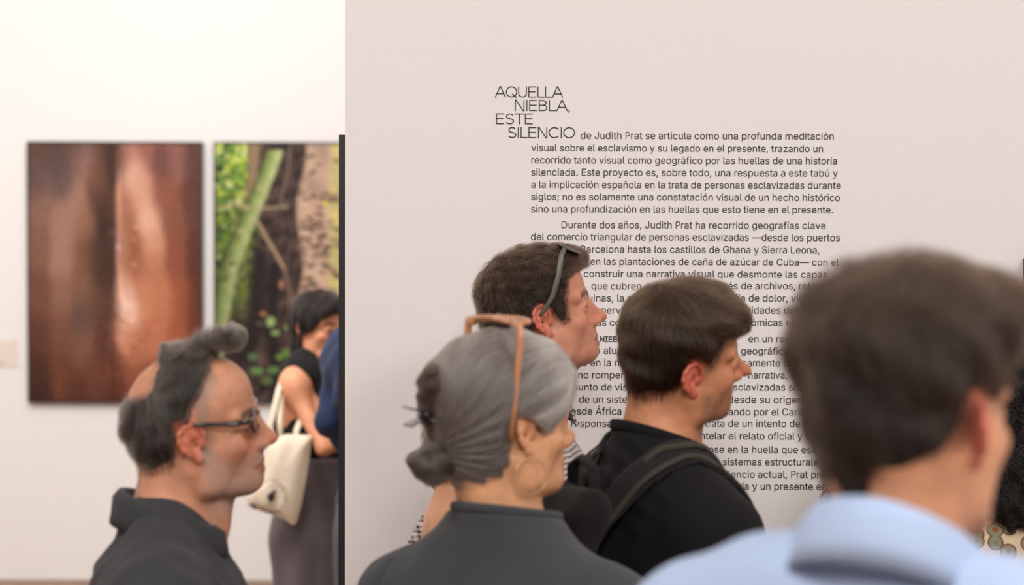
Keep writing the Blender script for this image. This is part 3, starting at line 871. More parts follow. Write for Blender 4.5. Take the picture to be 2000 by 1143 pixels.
def skin_col(H, p):
    """colour per vertex from its place H in the head frame (what the skin itself is coloured)"""
    base = to_lin(p.get('skin', (200, 152, 122)))[None, :] * np.ones((len(H), 1), np.float32)
    x, y, z = H[:, 0], np.abs(H[:, 1]), H[:, 2]
    red = to_lin(p.get('red', (200, 112, 92)))[None]
    def mix(c, m):
        nonlocal base
        m = np.clip(m, 0, 1)[:, None]; base = base * (1 - m) + np.asarray(c) * m
    ear = np.clip((y / p.get('wide', 1) - .070) / .006, 0, 1) * (np.abs(x + .010 - p.get('earx', 0)) < .032) * (np.abs(z - .003) < .040) * np.clip((z + .036) / .01, 0, 1)
    mix(red, ear * .7 * p.get('earred', 1))
    mix(red, .55 * gaus(np.sqrt((x - .112) ** 2 + y ** 2 + (z + .02) ** 2), .016))
    mix(red, .35 * gaus(np.sqrt((x - .07) ** 2 + (y - .04) ** 2 + (z + .02) ** 2), .022) * p.get('blush', 1))
    lip = np.clip((1.15 - np.sqrt((y / .025) ** 2 + ((z + .0595 - .0012 * np.cos(y / .007)) / .0115) ** 2)) / .2, 0, 1) * (x > .078)
    mix(to_lin(p.get('lip', (168, 96, 84))), lip * .75 * (x < .115))
    if p.get('stubble'):
        c, a, lim = p['stubble']
        m = a * np.clip((-.022 - z + lim * np.clip((.045 - x) / .02, 0, 1)) / .02, 0, 1) * np.clip((x - .004) / .014, 0, 1) * np.clip((z + .135) / .02, 0, 1)
        m = m * (1 - gaus(np.sqrt((x - .06) ** 2 + (y - .045) ** 2 + (z + .028) ** 2), .026)) * (1 - lip * .8)
        m = m * (0.85 + 0.12 * wob(H, 7, 50))
        mix(to_lin(c), m)
    if p.get('buzz'):   # closely cropped hair on the sides
        c, poly, a = p['buzz']
        d = in_poly(x, z, poly); mix(to_lin(c), a * np.clip(-d / .012 + .3, 0, 1) * (y > .02) * (y < .074 * p.get('wide', 1)))
    # eyebrows
    if p.get('brow'):
        zb = .031 + .004 * np.sin(np.clip((y - .012) / .04, 0, 1) * 3.1)
        m = np.clip(1.4 - np.abs(z - zb) / .0055, 0, 1) * (y > .010) * (y < .050) * (x > .06)
        mix(to_lin(p['brow']), m * .85)
    # eye line and lashes
    e = np.sqrt(((y - .0325) / .0120) ** 2 + ((z - .0083) / .0050) ** 2)
    mix(to_lin((56, 38, 32)), gaus(e - 1.05, .22) * np.clip((z - .006) / .003, 0, 1) * (x > .078) * .8)
    base *= (1 + .05 * wob(H, 3, 14))[:, None]
    return base

def hair_strands(name, parent, f, seeds, flow, length, n, off, col, rad, seed=0, lift=0.0, curl=0.0, keep=None, jit=.25):
    """strands that run along the surface of field f in the direction given by flow(P)"""
    r = np.random.RandomState(seed)
    P = seeds[r.randint(0, len(seeds), n)] + r.normal(0, .0018, (n, 3))
    off = off + r.rand(n) * .003
    ln = length * r.uniform(.6, 1.15, n)
    K = 9; pts = np.zeros((n, K, 3), np.float32)
    sd = r.normal(0, 1, (n, 3)); sd /= np.linalg.norm(sd, axis=1, keepdims=True)
    ph = r.rand(n) * 6.28
    P = P.copy()
    for k in range(K):
        v, G = f.sample(P)
        o = off + lift * (k / (K - 1)) ** 1.5
        P = P - (v - o)[:, None] * G * (1.0 if k else 1.0)
        pts[:, k] = P
        D = flow(P) + sd * jit
        if curl: D = D + np.cross(D, G) * (np.sin(ph + k * 1.6) * curl)[:, None]
        D = D - (D * G).sum(1, keepdims=True) * G
        D /= np.maximum(np.linalg.norm(D, axis=1, keepdims=True), 1e-6)
        P = P + D * (ln / (K - 1))[:, None]
    if keep is not None:
        m = keep(pts[:, 0]) & keep(pts[:, -1]); pts = pts[m]; n = len(pts)
    h = bpy.data.hair_curves.new(name)
    h.add_curves([K] * n)
    h.attributes['position'].data.foreach_set('vector', pts.reshape(-1))
    ra = h.attributes.new('radius', 'FLOAT', 'POINT')
    tp = np.tile(np.linspace(1, .25, K), n) * rad * np.repeat(r.uniform(.7, 1.2, n), K)
    ra.data.foreach_set('value', tp.astype(np.float32))
    ca = h.attributes.new('Col', 'FLOAT_COLOR', 'POINT')
    c = np.ones((n, K, 4), np.float32)
    cc = col(pts[:, 0], r)
    c[:, :, :3] = cc[:, None, :]
    ca.data.foreach_set('color', c.reshape(-1))
    h.materials.append(M_STRAND)
    o = bpy.data.objects.new(name, h)
    return link(o, parent, kind='stuff')

def to_head(R):
    M = Matrix([list(r) for r in R]).to_4x4()
    return M

def make_person(label, px, py, s, yaw, pitch=0., roll=0., body=None, p=None, h=.003, neck_at=(-.048, 0, -.175), lean=0.0):
    """px, py: where the middle of the head (between the ears) shows; s: pixels per metre there;
    yaw: 0 looks right along the picture, 90 looks away from the camera"""
    p = dict(p or {})
    W = at_s(px, py, s)
    root = empty('person', (W.x, W.y, 0), math.radians(yaw), label, 'person')
    Hz = W.z
    S = p.get('hs', .92)
    R = rot_x(math.radians(roll)) @ rot_y(math.radians(pitch))
    by = math.radians((yaw if body is None else body) - yaw)
    N = np.array(neck_at, float)
    p['fzL'] = -Hz
    p['floor'] = -(Hz + N[2])          # floor height in the frame of the neck base
    RB = rot_z(by)
    f = Field(*axes_for(p, h))
    # torso first, then neck, then head
    f.tr(RB, N); torso_prims(f, p, 'all', -.004)
    f.tr(); nw = p.get('neckw', 1.0)
    top = R @ np.array((-.030, 0, -.045)) * S
    f.cap(top, N + RB @ np.array((-.004, 0, .0)), .056 * nw, .060 * nw, .03)
    thr = R @ np.array((.022, 0, -.090)) * S
    f.cap(thr, N + RB @ np.array((.042, 0, -.030)), .026 * nw, .030, .035)
    for q in (1, -1):
        f.cap(R @ np.array((-.018, q * .052, -.030)) * S, N + RB @ np.array((.050, q * .022, -.035)), .012, .010, .022)
    f.ell(R @ np.array((.018, 0, -.125)) * S * .6 + (N + RB @ np.array((.05, 0, -.0))) * .4, (.014, .013, .016), .02)
    f.tr(R, None, S)
    head_prims(f, p); ear_prims(f, p)
    f.tr()
    if p.get('extra'): p['extra'](f, R, RB, N)
    V, Q = f.mesh()
    HV = V @ R / S      # into the head frame
    C = skin_col(HV, p)
    # hands joined into the same skin mesh
    hv, hq = hand_mesh()
    for q in (1, -1):
        A = arm_pts(p, q)
        a = np.array(A[1]); w = np.array(A[2]); d = w - a; d /= np.linalg.norm(d)
        zax = -d; xax = np.array((1., 0, .3)); xax -= zax * (xax @ zax); xax /= np.linalg.norm(xax); yax = np.cross(zax, xax)
        m = np.stack([xax, yax, zax], 1)
        hh = hv.copy()
        if q < 0: hh[:, 1] *= -1
        hw = (hh @ m.T + w) @ RB.T + N
        Q = np.concatenate([Q, (hq if q > 0 else hq[:, ::-1]) + len(V)]); V = np.concatenate([V, hw])
        C = np.concatenate([C, np.tile(to_lin(p.get('skin', (200, 152, 122))), (len(hw), 1))])
    V = V + np.array((0, 0, Hz))
    body_o = fast_mesh('body', V, Q, M_SKIN, True, C, root)
    ctx = dict(S=S, root=root, R=R, RB=RB, N=N, Hz=Hz, p=p, field=f, h=h, W=W)
    # eyes
    if p.get('eyes'):
        for q in (1, -1):
            e = R @ np.array((.0748, q * .0322, .0083)) * S; e[2] += Hz
            mb = MB()
            mb.tube([(0, 0, -.0128 * math.cos(t)) for t in np.linspace(.02, 3.12, 12)], [max(.0128 * math.sin(t), .0001) for t in np.linspace(.02, 3.12, 12)], 16, up=Vector((1, 0, 0)))
            eo = mb.build('eye', M_EYEW, root, True)
            eo.matrix_local = Matrix.Translation(e) @ to_head(R) @ Matrix.Scale(S, 4)
            mb = MB()
            mb.tube([(.0118, 0, 0), (.0127, 0, 0), (.0134, 0, 0)], [.0062, .0052, .0001], 16)
            mb.build('iris', M_IRIS, eo, True)
    return ctx

def hair_field(ctx, thick, region, blobs=None, h=.003, lo=(-.16, -.12, -.17), hi=(.14, .12, .20), bumps=(0, 60), bump_seed=1, blobs_uncut=None):
    """hair mass in the head frame: the head surface pushed out by thick(P), kept where region(P) < 0"""
    f = Field(np.arange(lo[0], hi[0], h), np.arange(lo[1], hi[1], h), np.arange(lo[2], hi[2], h))
    head_prims(f, ctx['p'])
    P = np.stack(np.meshgrid(*f.a, indexing='ij'), -1).astype(np.float32)
    f.V = f.V - thick(P)
    if blobs: blobs(f)
    if bumps[0]: f.V = f.V - bumps[0] * wob(P, bump_seed, bumps[1])
    f.V = smax(f.V, region(P).astype(np.float32), .006)
    if blobs_uncut: blobs_uncut(f)
    return f

def hair_obj(ctx, f, color, name='hair'):
    V, Q = f.mesh()
    C = color(V)
    o = fast_mesh(name, V, Q, M_HAIRCAP, True, C, ctx['root'])
    o.matrix_local = Matrix.Translation((0, 0, ctx['Hz'])) @ to_head(ctx['R']) @ Matrix.Scale(ctx['S'], 4)
    return o, V, vnormals(V, Q)

def cloth(ctx, name, mat, parts, inf, cut=None, folds=None, h=.006, col=None, extra=None, lo=None, hi=None, parent=None):
    """a garment grown around the body; frame at the base of the neck"""
    p = ctx['p']
    lo = lo or (-.34, -.36, p['floor'] - .01); hi = hi or (.34, .36, .14)
    zs = axis(lo[2], hi[2], (min(max(lo[2], -.34), hi[2] - .09), hi[2] - .001), h, .016)
    f = Field(np.arange(lo[0], hi[0], h), np.arange(lo[1], hi[1], h), zs)
    if callable(parts): parts(f, inf)
    else:
        for q in parts: torso_prims(f, p, q, inf)
    P = np.stack(np.meshgrid(*f.a, indexing='ij'), -1).astype(np.float32)
    if extra: extra(f, P)
    if folds: f.V = f.V - folds(P).astype(np.float32)
    if cut: f.V = smax(f.V, cut(P).astype(np.float32), .006)
    V, Q = f.mesh()
    C = col(V) if col else None
    o = fast_mesh(name, V, Q, mat, True, C, parent or ctx['root'])
    RBm = Matrix([list(r) for r in ctx['RB']]).to_4x4()
    N = ctx['N']
    if parent is None: o.matrix_local = Matrix.Translation((N[0], N[1], N[2] + ctx['Hz'])) @ RBm
    return o, f, V

def neck_frame(ctx):
    RBm = Matrix([list(r) for r in ctx['RB']]).to_4x4(); N = ctx['N']
    return Matrix.Translation((N[0], N[1], N[2] + ctx['Hz'])) @ RBm

def trousers_shoes(ctx, tm, sm, flare=0.0):
    p = ctx['p']; fz = p['floor']
    def tr(f, inf):
        torso_prims(f, p, 'trunk', inf); torso_prims(f, p, 'hips', inf); torso_prims(f, p, 'legs', inf + flare)
    cloth(ctx, 'trousers', tm, tr, .012, cut=lambda P: smax(P[..., 2] + .46, -(P[..., 2] - (fz + .055)), .004), h=.011,
          folds=lambda P: .004 * wob(P * np.array((1, 1, .35), np.float32), 21, 9), lo=(-.2, -.26, fz - .01), hi=(.2, .26, -.40))
    for q in (1, -1):
        def sh(f, inf, q=q):
            f.cap((-.035, q * .10, fz + .046), (.10, q * .112, fz + .036), .043, .036, .03)
            f.cap((.10, q * .112, fz + .036), (.155, q * .115, fz + .030), .036, .027, .02)
            f.cap((-.03, q * .10, fz + .06), (-.02, q * .10, fz + .10), .042, .04, .02)
        o, _, _ = cloth(ctx, 'shoe', sm, sh, 0, cut=lambda P: smax(P[..., 2] - (fz + .10), -(P[..., 2] - (fz + .001)), .002), h=.008,
              lo=(-.12, min(.03 * q, .19 * q), fz - .01), hi=(.24, max(.03 * q, .19 * q), fz + .14))

def ring(ctx, name, mat, cx, cz, rx, ry, tilt, r, hgt=1.0, parent=None, n=48, wobble=0.0, open_front=0.0, dz=None):
    """collar band: an elliptical band around the neck, lower in front"""
    pts = []
    a0 = open_front
    for i in range(n + (1 if a0 else 0)):
        t = a0 + (2 * math.pi - 2 * a0) * i / n
        x, y = cx + rx * math.cos(t), ry * math.sin(t)
        z = cz - math.tan(tilt) * (x - cx) + (dz(t) if dz else 0)
        pts.append((x, y, z))
    mb = MB()
    mb.tube(pts, r, 10, closed=not a0, flat=hgt)
    o = mb.build(name, mat, parent or ctx['root'], True)
    o.matrix_local = neck_frame(ctx)
    return o
# ------------------------------------------------------------------ the visitors
def head_world(c):
    rz = Matrix.Rotation(c['root'].rotation_euler.z, 4, 'Z')
    return Matrix.Translation(c['W']) @ rz @ to_head(c['R']) @ Matrix.Scale(c['S'], 4)
def neck_world(c):
    rz = Matrix.Rotation(c['root'].rotation_euler.z, 4, 'Z')
    return Matrix.Translation((c['root'].location.x, c['root'].location.y, 0)) @ rz @ neck_frame(c)
def thing_at(M, name, label, cat, group=None):
    o = empty(name, (0, 0, 0), 0, label, cat, group); o.matrix_world = M; return o

def fabric(name, c, var=.25, sheen=.2, bump=.5, scale=900, rough=.85):
    return plain(name, c, rough, bump=bump, bscale=scale, sheen=sheen, var=var, spec=.2)

def check_mat(name, cell, dark, light, thin=.35):
    m, nt, b = new_mat(name)
    tc = nt.nodes.new('ShaderNodeTexCoord'); sp = nt.nodes.new('ShaderNodeSeparateXYZ')
    nt.links.new(tc.outputs['Object'], sp.inputs[0])
    outs = []
    ad = nt.nodes.new('ShaderNodeMath'); ad.operation = 'ADD'
    nt.links.new(sp.outputs[0], ad.inputs[0]); nt.links.new(sp.outputs[1], ad.inputs[1])
    for src in (ad.outputs[0], sp.outputs[2]):
        mu = nt.nodes.new('ShaderNodeMath'); mu.operation = 'MULTIPLY'; mu.inputs[1].default_value = 1 / cell
        fr = nt.nodes.new('ShaderNodeMath'); fr.operation = 'FRACT'
        lt = nt.nodes.new('ShaderNodeMath'); lt.operation = 'LESS_THAN'; lt.inputs[1].default_value = thin
        nt.links.new(src, mu.inputs[0]); nt.links.new(mu.outputs[0], fr.inputs[0]); nt.links.new(fr.outputs[0], lt.inputs[0]); outs.append(lt)
    s = nt.nodes.new('ShaderNodeMath'); s.operation = 'ADD'
    nt.links.new(outs[0].outputs[0], s.inputs[0]); nt.links.new(outs[1].outputs[0], s.inputs[1])
    h = nt.nodes.new('ShaderNodeMath'); h.operation = 'MULTIPLY'; h.inputs[1].default_value = .5
    nt.links.new(s.outputs[0], h.inputs[0])
    mx = nt.nodes.new('ShaderNodeMix'); mx.data_type = 'RGBA'; mx.inputs[6].default_value = light; mx.inputs[7].default_value = dark
    nt.links.new(h.outputs[0], mx.inputs[0]); nt.links.new(mx.outputs[2], b.inputs['Base Color'])
    b.inputs['Roughness'].default_value = .85
    return m

M_SHOE = plain('shoe_dark', srgb(40, 36, 34), .5)
M_SHOEW = plain('shoe_pale', srgb(210, 204, 196), .6)
M_DENIM = fabric('denim_dark', srgb(42, 46, 60)); M_CHINO = fabric('chino_grey', srgb(70, 68, 66)); M_BLACKT = fabric('trousers_black', srgb(26, 25, 26))

def prm(poly):
    return lambda P: in_poly(P[..., 0], P[..., 2], poly)
def two_tone(a, b, mixf, gain=1.0):
    A, B = to_lin(a) * .30 * gain, to_lin(b) * .34 * gain
    def f(P, r=None):
        m = np.clip(mixf(P) + (r.normal(0, .22, len(P)) if r is not None else .1 * wob(P, 4, 40)), 0, 1)[:, None]
        return (A * (1 - m) + B * m).astype(np.float32)
    return f
def whorl(cx, cz, down=.6):
    def f(P):
        D = P - np.array((cx, 0, cz)); D /= np.maximum(np.linalg.norm(D, axis=1, keepdims=True), 1e-6)
        D[:, 2] -= down * np.clip((-P[:, 0] + .02) / .06 + .4, .1, 1.2); return D
    return f
def with_yoke(c, parts, r0=.098, r1=.064, top=.040, dx=0.0):
    def g(f, inf):
        for q in parts: torso_prims(f, c['p'], q, inf)
        f.cap((-.006, 0, -.045), (-.002 + dx, 0, top), r0, r1, .03)
    return g
def folds_soft(seed, a=.004, fr=7):
    return lambda P: a * wob(P * np.array((1, 1, .6), np.float32), seed, fr) + a * .5 * wob(P, seed + 1, fr * 2.3)

def region_cut(poly, ears=True):
    """hair region in the side view, with room left around the ears"""
    def f(P):
        d = in_poly(P[..., 0], P[..., 2], poly)
        if ears:
            e = np.sqrt(((P[..., 0] + .006) / .9) ** 2 + ((np.abs(P[..., 1]) - .082) / 1.0) ** 2 + ((P[..., 2] - .004) / 1.25) ** 2) - .027
            d = smax(d, -e, .006)
        return d
    return f

# ---- 1: grey-haired man with glasses and a dark shirt, left
pA = dict(skin=(198, 140, 110), red=(200, 106, 84), brow=(92, 74, 64), stubble=((166, 148, 136), .62, .028), nose=1.0, neckw=.98, chin=-.014, earw=1.15, earx=.012, earz=.004, long=.97, jaw=1.04, eyes=True, build=1.14, wide=1.02,
          buzz=((148, 128, 116), [(.040, .125), (.050, .092), (.036, .060), (.032, .018), (.022, -.02), (.008, -.02), (.005, .04), (-.03, .05), (.0, .125)], .6))
A = make_person('man in profile with glasses, grey stubble, short dark hair and charcoal shirt', 384, 850, 1360, 4, pitch=7, roll=8, body=6, p=pA, h=.0028, neck_at=(-.036, 0, -.150))
polyA = [(.036, .20), (.034, .112), (.020, .086), (.004, .066), (-.004, .046), (-.026, .040), (-.034, -.012), (-.045, -.042), (-.075, -.052), (-.13, -.045), (-.17, .0), (-.17, .2)]
def blobsA(f):
    r = np.random.RandomState(2)
    for x, y, z, q in ((.022, .0, .134, .020), (.000, .012, .136, .018), (.010, -.030, .130, .018), (.040, .016, .134, .015)): f.ell((x, y, z), (q, q, q * .7), .012)
    for i in range(16):
        f.ell((.026 + .060 * r.rand(), r.uniform(-.035, .035), .138 + .018 * r.rand()), (.0085, .0085, .0085), .005)
def thA(P):
    t = .006 - .010 * gaus(np.sqrt((P[..., 0] + .070) ** 2 + (P[..., 1]) ** 2 * .25 + (P[..., 2] - .105) ** 2), .036)
    return t * np.clip((P[..., 2] + .07) / .06, .12, 1)
def regA(P):
    d = region_cut(polyA)(P)
    b = np.sqrt((P[..., 0] + .082) ** 2 + (P[..., 1] * .40) ** 2 + ((P[..., 2] - .112) * .95) ** 2) - .040
    return smax(d, -b, .014)
fA = hair_field(A, thA, regA, blobs_uncut=blobsA, bumps=(.0025, 22), bump_seed=3)
P_ = np.stack(np.meshgrid(*fA.a, indexing='ij'), -1).astype(np.float32)
fA.V -= .0045 * wob(P_, 77, 24) * np.clip((P_[..., 2] - .105) / .02, 0, 1)
colA = two_tone((44, 37, 34), (122, 112, 104), lambda P: .28 + .55 * np.clip((P[:, 0] - .02) / .05, 0, 1) + .4 * gaus(np.sqrt((P[:, 0] + .07) ** 2 + (P[:, 2] - .1) ** 2), .045) + .45 * np.clip((-.015 - P[:, 2]) / .03, 0, 1) + .30 * wob(P, 8, 16), gain=1.25)
hA, VA, NA = hair_obj(A, fA, lambda V: colA(V) * .8)
hair_strands('hair_strands', hA, fA, VA, whorl(-.07, .12, .7), .030, 9000, .0006, colA, .00022, 1, lift=.006, curl=.5)
# loose curls of the quiff
qs = VA[(VA[:, 2] > .128)]
hair_strands('hair_strands', hA, fA, qs, lambda P: np.array((.6, .1, .4)) + np.stack([wob(P, 5, 18), wob(P, 6, 18), wob(P, 7, 18)], -1) * 1.2, .034, 3600, .001, colA, .00022, 2, lift=.010, curl=1.6)

M_SHIRT_A = fabric('shirt_charcoal', srgb(50, 50, 53), .35, .08, .6, 700)
cloth(A, 'shirt', M_SHIRT_A, with_yoke(A, ('trunk', 'upper'), .10, .066, .0), .013, h=.0055, cut=lambda P: -(P[..., 2] + .645),
      folds=lambda P: folds_soft(31, .0035, 6)(P) + .0016 * (np.abs(P[..., 0] + .045) < .003))
def collar_mesh(c, name, mat, pts_in, h0, flare, thick=.004, parent=None):
    """a folded shirt collar: band with the leaf turned down outside. pts_in: ring points (x, y, z); h0: height of the fall"""
    mb = MB(); n = len(pts_in); rows = []
    cx = sum(p[0] for p in pts_in) / n; cy = sum(p[1] for p in pts_in) / n
    prof = [(0.0, -.022), (-.002, 0.0), (.001, .010), (.006, .0105), (.010, .002), (.010 + flare * .5, -h0 * .5), (.010 + flare, -h0), (.010 + flare + thick, -h0 - .001), (.010 + flare * .5 + thick, -h0 * .5), (.0105 + thick, .004), (.006, .014), (-.003, .013), (-.005, 0.0), (-.003, -.022)]
    b = 0
    for i, (x, y, z) in enumerate(pts_in):
        d = Vector((x - cx, y - cy, 0)).normalized()
        for o, dz in prof: mb.v.append(Vector((x, y, z)) + d * o + Vector((0, 0, dz)))
    m = len(prof)
    for i in range(n - 1):
        for j in range(m):
            k = (j + 1) % m
            mb.f.append((i * m + j, i * m + k, (i + 1) * m + k, (i + 1) * m + j))
    mb.f.append(tuple(range(m))); mb.f.append(tuple((n - 1) * m + j for j in reversed(range(m))))
    o = mb.build(name, mat, parent or c['root'], True)
    o.matrix_local = neck_frame(c)
    return o
def oval(cx, cz, rx, ry, tilt, open_a, n=40, cy=0, dip=0):
    out = []
    for i in range(n):
        t = open_a + (2 * math.pi - 2 * open_a) * i / (n - 1)
        x, y = cx + rx * math.cos(t), cy + ry * math.sin(t)
        out.append((x, y, cz - math.tan(tilt) * (x - cx) - dip * max(0, math.cos(t)) ** 3))
    return out
collar_mesh(A, 'collar', M_SHIRT_A, oval(-.002, .036, .067, .067, .34, .22, dip=.006), .032, .005)
mb = MB()
for i, (x, z) in enumerate(((.093, -.052), (.118, -.098), (.131, -.150))):
    pass
def surf_pts(f, pts, off, free=False):
    P = np.array(pts, np.float32)
    for _ in range(6):
        v, G = f.sample(P); P = P - np.minimum(v - off, 0 if free else 1e9)[:, None] * G * .8
    return P, f.sample(P)[1]
def find_part(c, name):
    return [o for o in c['root'].children if o.name.split('.')[0] == name][0]

# glasses of man A
M_GLASSES = plain('frame_dark_brown', srgb(30, 22, 20), .25, coat=.5)
def lens_mat():
    m, nt, b = new_mat('clear_lens')
    b.inputs['Transmission Weight'].default_value = 1.0; b.inputs['Roughness'].default_value = 0.02; b.inputs['IOR'].default_value = 1.1
    return m
M_LENS = lens_mat()
def glasses(M, label, frame_mat, lens, wx=.072, x0=.098, zc=.012, lw=.025, lh=.017, ear=(-.012, .018), tr=.0022, th=.0045, hook=True, fat=1.0):
    g = thing_at(M, 'glasses', label, 'glasses')
    def rim(s): return [(x0 - .004 * (abs(math.cos(t) * lw + .032) / .05) ** 2 * 1.0, s * (.032 + lw * math.copysign(abs(math.cos(t)) ** .8, math.cos(t))), zc + lh * math.copysign(abs(math.sin(t)) ** .8, math.sin(t))) for t in np.linspace(0, 2 * math.pi, 32, endpoint=False)]
    for s in (1, -1):
        mb = MB(); mb.tube(rim(s), .0019 * (1 + (fat - 1) * .5), 8, closed=True, up=Vector((1, 0, 0))); mb.build('rim', frame_mat, g, True)
        r = rim(s); mb = MB(); mb.v = [Vector(q) + Vector((-.0006, 0, 0)) for q in r] + [Vector(q) + Vector((.0006, 0, 0)) for q in r]
        n = len(r); mb.f = [tuple(range(n)), tuple(reversed(range(n, 2 * n)))] + [(i, n + i, n + (i + 1) % n, (i + 1) % n) for i in range(n)]
        mb.build('lens', lens, g)
        mb = MB(); pts = [(x0 - .006, s * (.032 + lw), zc + lh * .55), (x0 - .010, s * wx, zc + lh * .6), (x0 - .03, s * (wx + .002), zc + lh * .58), (.04, s * (wx + .003), ear[1] + .006), (ear[0] + .006, s * (wx + .002), ear[1] + .010)]
        if hook: pts += [(ear[0] - .010, s * (wx - .002), ear[1] + .004), (ear[0] - .022, s * (wx - .006), ear[1] - .016)]
        mb.tube(pts, [fat * q for q in (.0028, .0034, .003, .0024, .0024, .0026, .0028)[:len(pts)]], 8, flat=.6 if tr > .003 else 1.0); mb.build('temple', frame_mat, g, True)
    mb = MB(); mb.tube([(x0 - .001, .0085, zc + .004), (x0 + .004, 0, zc + .007), (x0 - .001, -.0085, zc + .004)], .002, 8); mb.build('bridge', frame_mat, g, True)
    return g
glasses(head_world(A), 'thin dark-framed glasses worn by the man in the charcoal shirt', M_GLASSES, M_LENS, zc=.019, ear=(.000, .026), wx=.079, fat=1.4)
trousers_shoes(A, M_DENIM, M_SHOE)

# ---- 2: grey-haired woman
pB = dict(arm_l=((-.04, .225, -.385), (.03, .225, -.61)), arm_r=((-.04, -.225, -.385), (.03, -.225, -.61)), skin=(214, 158, 118), red=(206, 132, 100), wide=.97, neckw=.88, stub=-.018, nose=.85, earx=.008, earz=.004, chin=-.016, cheek=1.1, shoulder=.98, slope=.010, build=1.0, eyes=True, lip=(190, 110, 96), earred=.4, size=1)
B = make_person('woman with long grey hair pinned up, dark grey sweater, seen from behind', 982, 846, 1400, 27, pitch=4, body=58, p=pB, h=.0028, neck_at=(.010, 0, -.166))
polyB = [(.13, .20), (.108, .085), (.092, .062), (.080, .046), (.064, .026), (.046, .008), (.032, .006), (.020, .022), (.006, .034), (-.010, .034), (-.026, .020), (-.026, -.030), (-.034, -.056), (-.07, -.072), (-.13, -.066), (-.17, 0), (-.17, .2)]
def thB(P): return .014 + .012 * np.clip((P[..., 2] - .02) / .09, 0, 1) + .012 * gaus(np.sqrt((P[..., 0] - .055) ** 2 + (P[..., 2] - .075) ** 2), .04) - .006 * np.clip((-.03 - P[..., 2]) / .03, 0, 1)
def blobsB(f):
    for s in (1, -1): f.ell((.045, s * .058, .035), (.040, .022, .034), .02)
def bumpsB(P): return 0
fB = hair_field(B, thB, region_cut(polyB, False), blobs=blobsB)
P_ = np.stack(np.meshgrid(*fB.a, indexing='ij'), -1).astype(np.float32)
ang = np.arctan2(P_[..., 2] + .02 - 0, P_[..., 0] + .13)
fB.V -= .0016 * np.sin(ang * 26 + 3 * np.sin(P_[..., 1] * 40)) * np.clip((np.hypot(P_[..., 0] + .13, P_[..., 2] + .02)) / .1, 0, 1)
colB = two_tone((112, 104, 98), (205, 198, 190), lambda P: -.15 + .95 * np.clip((P[:, 0] - .005) / .07, 0, 1) + .16 * np.sin(np.arctan2(P[:, 2] + .02, P[:, 0] + .13) * 34 + P[:, 1] * 30) - .35 * np.clip((-.0 - P[:, 2]) / .06, 0, 1), gain=2.5)
hB, VB, NB = hair_obj(B, fB, lambda V: colB(V) * .8)
def flowB(P):
    D = np.array((-.125, 0, -.015)) - P
    D /= np.maximum(np.linalg.norm(D, axis=1, keepdims=True), 1e-6)
    return D
hair_strands('hair_strands', hB, fB, VB[(VB[:, 0] > -.10)], flowB, .085, 15000, .0008, colB, .00024, 4, lift=.001, jit=.10)
# knot and bun at the back of the head
def extra_hair(c, h, name, prims, color, flow, n, length, rad=.00024, seed=5, lo=(-.22, -.12, -.14), hi=(.02, .12, .14), curl=0., lift=.002, hstep=.0028, jit=.25, twist=0):
    f = Field(np.arange(lo[0], hi[0], hstep), np.arange(lo[1], hi[1], hstep), np.arange(lo[2], hi[2], hstep))
    prims(f)
    if twist:
        P = np.stack(np.meshgrid(*f.a, indexing='ij'), -1).astype(np.float32); f.V -= twist * wob(P * np.array((.6, 1, 1.6), np.float32), seed, 22)
    V, Q = f.mesh()
    o = fast_mesh(name, V, Q, M_HAIRCAP, True, color(V) * .8, h)
    hair_strands('hair_strands', o, f, V, flow, length, n, .0006, color, rad, seed, lift=lift, curl=curl, jit=jit)
    return o
colKnot = two_tone((66, 48, 36), (120, 104, 92), lambda P: .25 + .9 * np.clip((.03 - P[:, 2]) / .04, 0, 1) * 0 + 0 * P[:, 0])
colBun = two_tone((70, 62, 58), (138, 128, 120), lambda P: .42 + .3 * np.sin(P[:, 2] * 240 + P[:, 0] * 160), gain=1.3)
# (sub-parts of the hair)
extra_hair(B, hB, 'knot', lambda f: (f.ell((-.100, .0, .080), (.028, .036, .034), .01), f.ell((-.108, .012, .048), (.018, .026, .026), .015), f.ell((-.098, -.010, .012), (.016, .022, .040), .02)), colKnot,
           lambda P: np.cross(P - np.array((-.10, 0, .05)), (0, 1, .3)) * 10, 1800, .05, lift=.003, twist=.002)
extra_hair(B, hB, 'bun', lambda f: (f.ell((-.122, .0, -.020), (.016, .026, .018), .012), f.ell((-.138, .006, -.030), (.013, .022, .016), .008), f.ell((-.124, -.010, -.044), (.016, .020, .014), .008), f.ell((-.100, -.002, -.030), (.022, .026, .020), .02)), colBun,
           lambda P: np.cross(P - np.array((-.135, 0, -.04)), (.2, 1, .2)) * 10, 2600, .06, lift=.002, seed=8, twist=.0024)
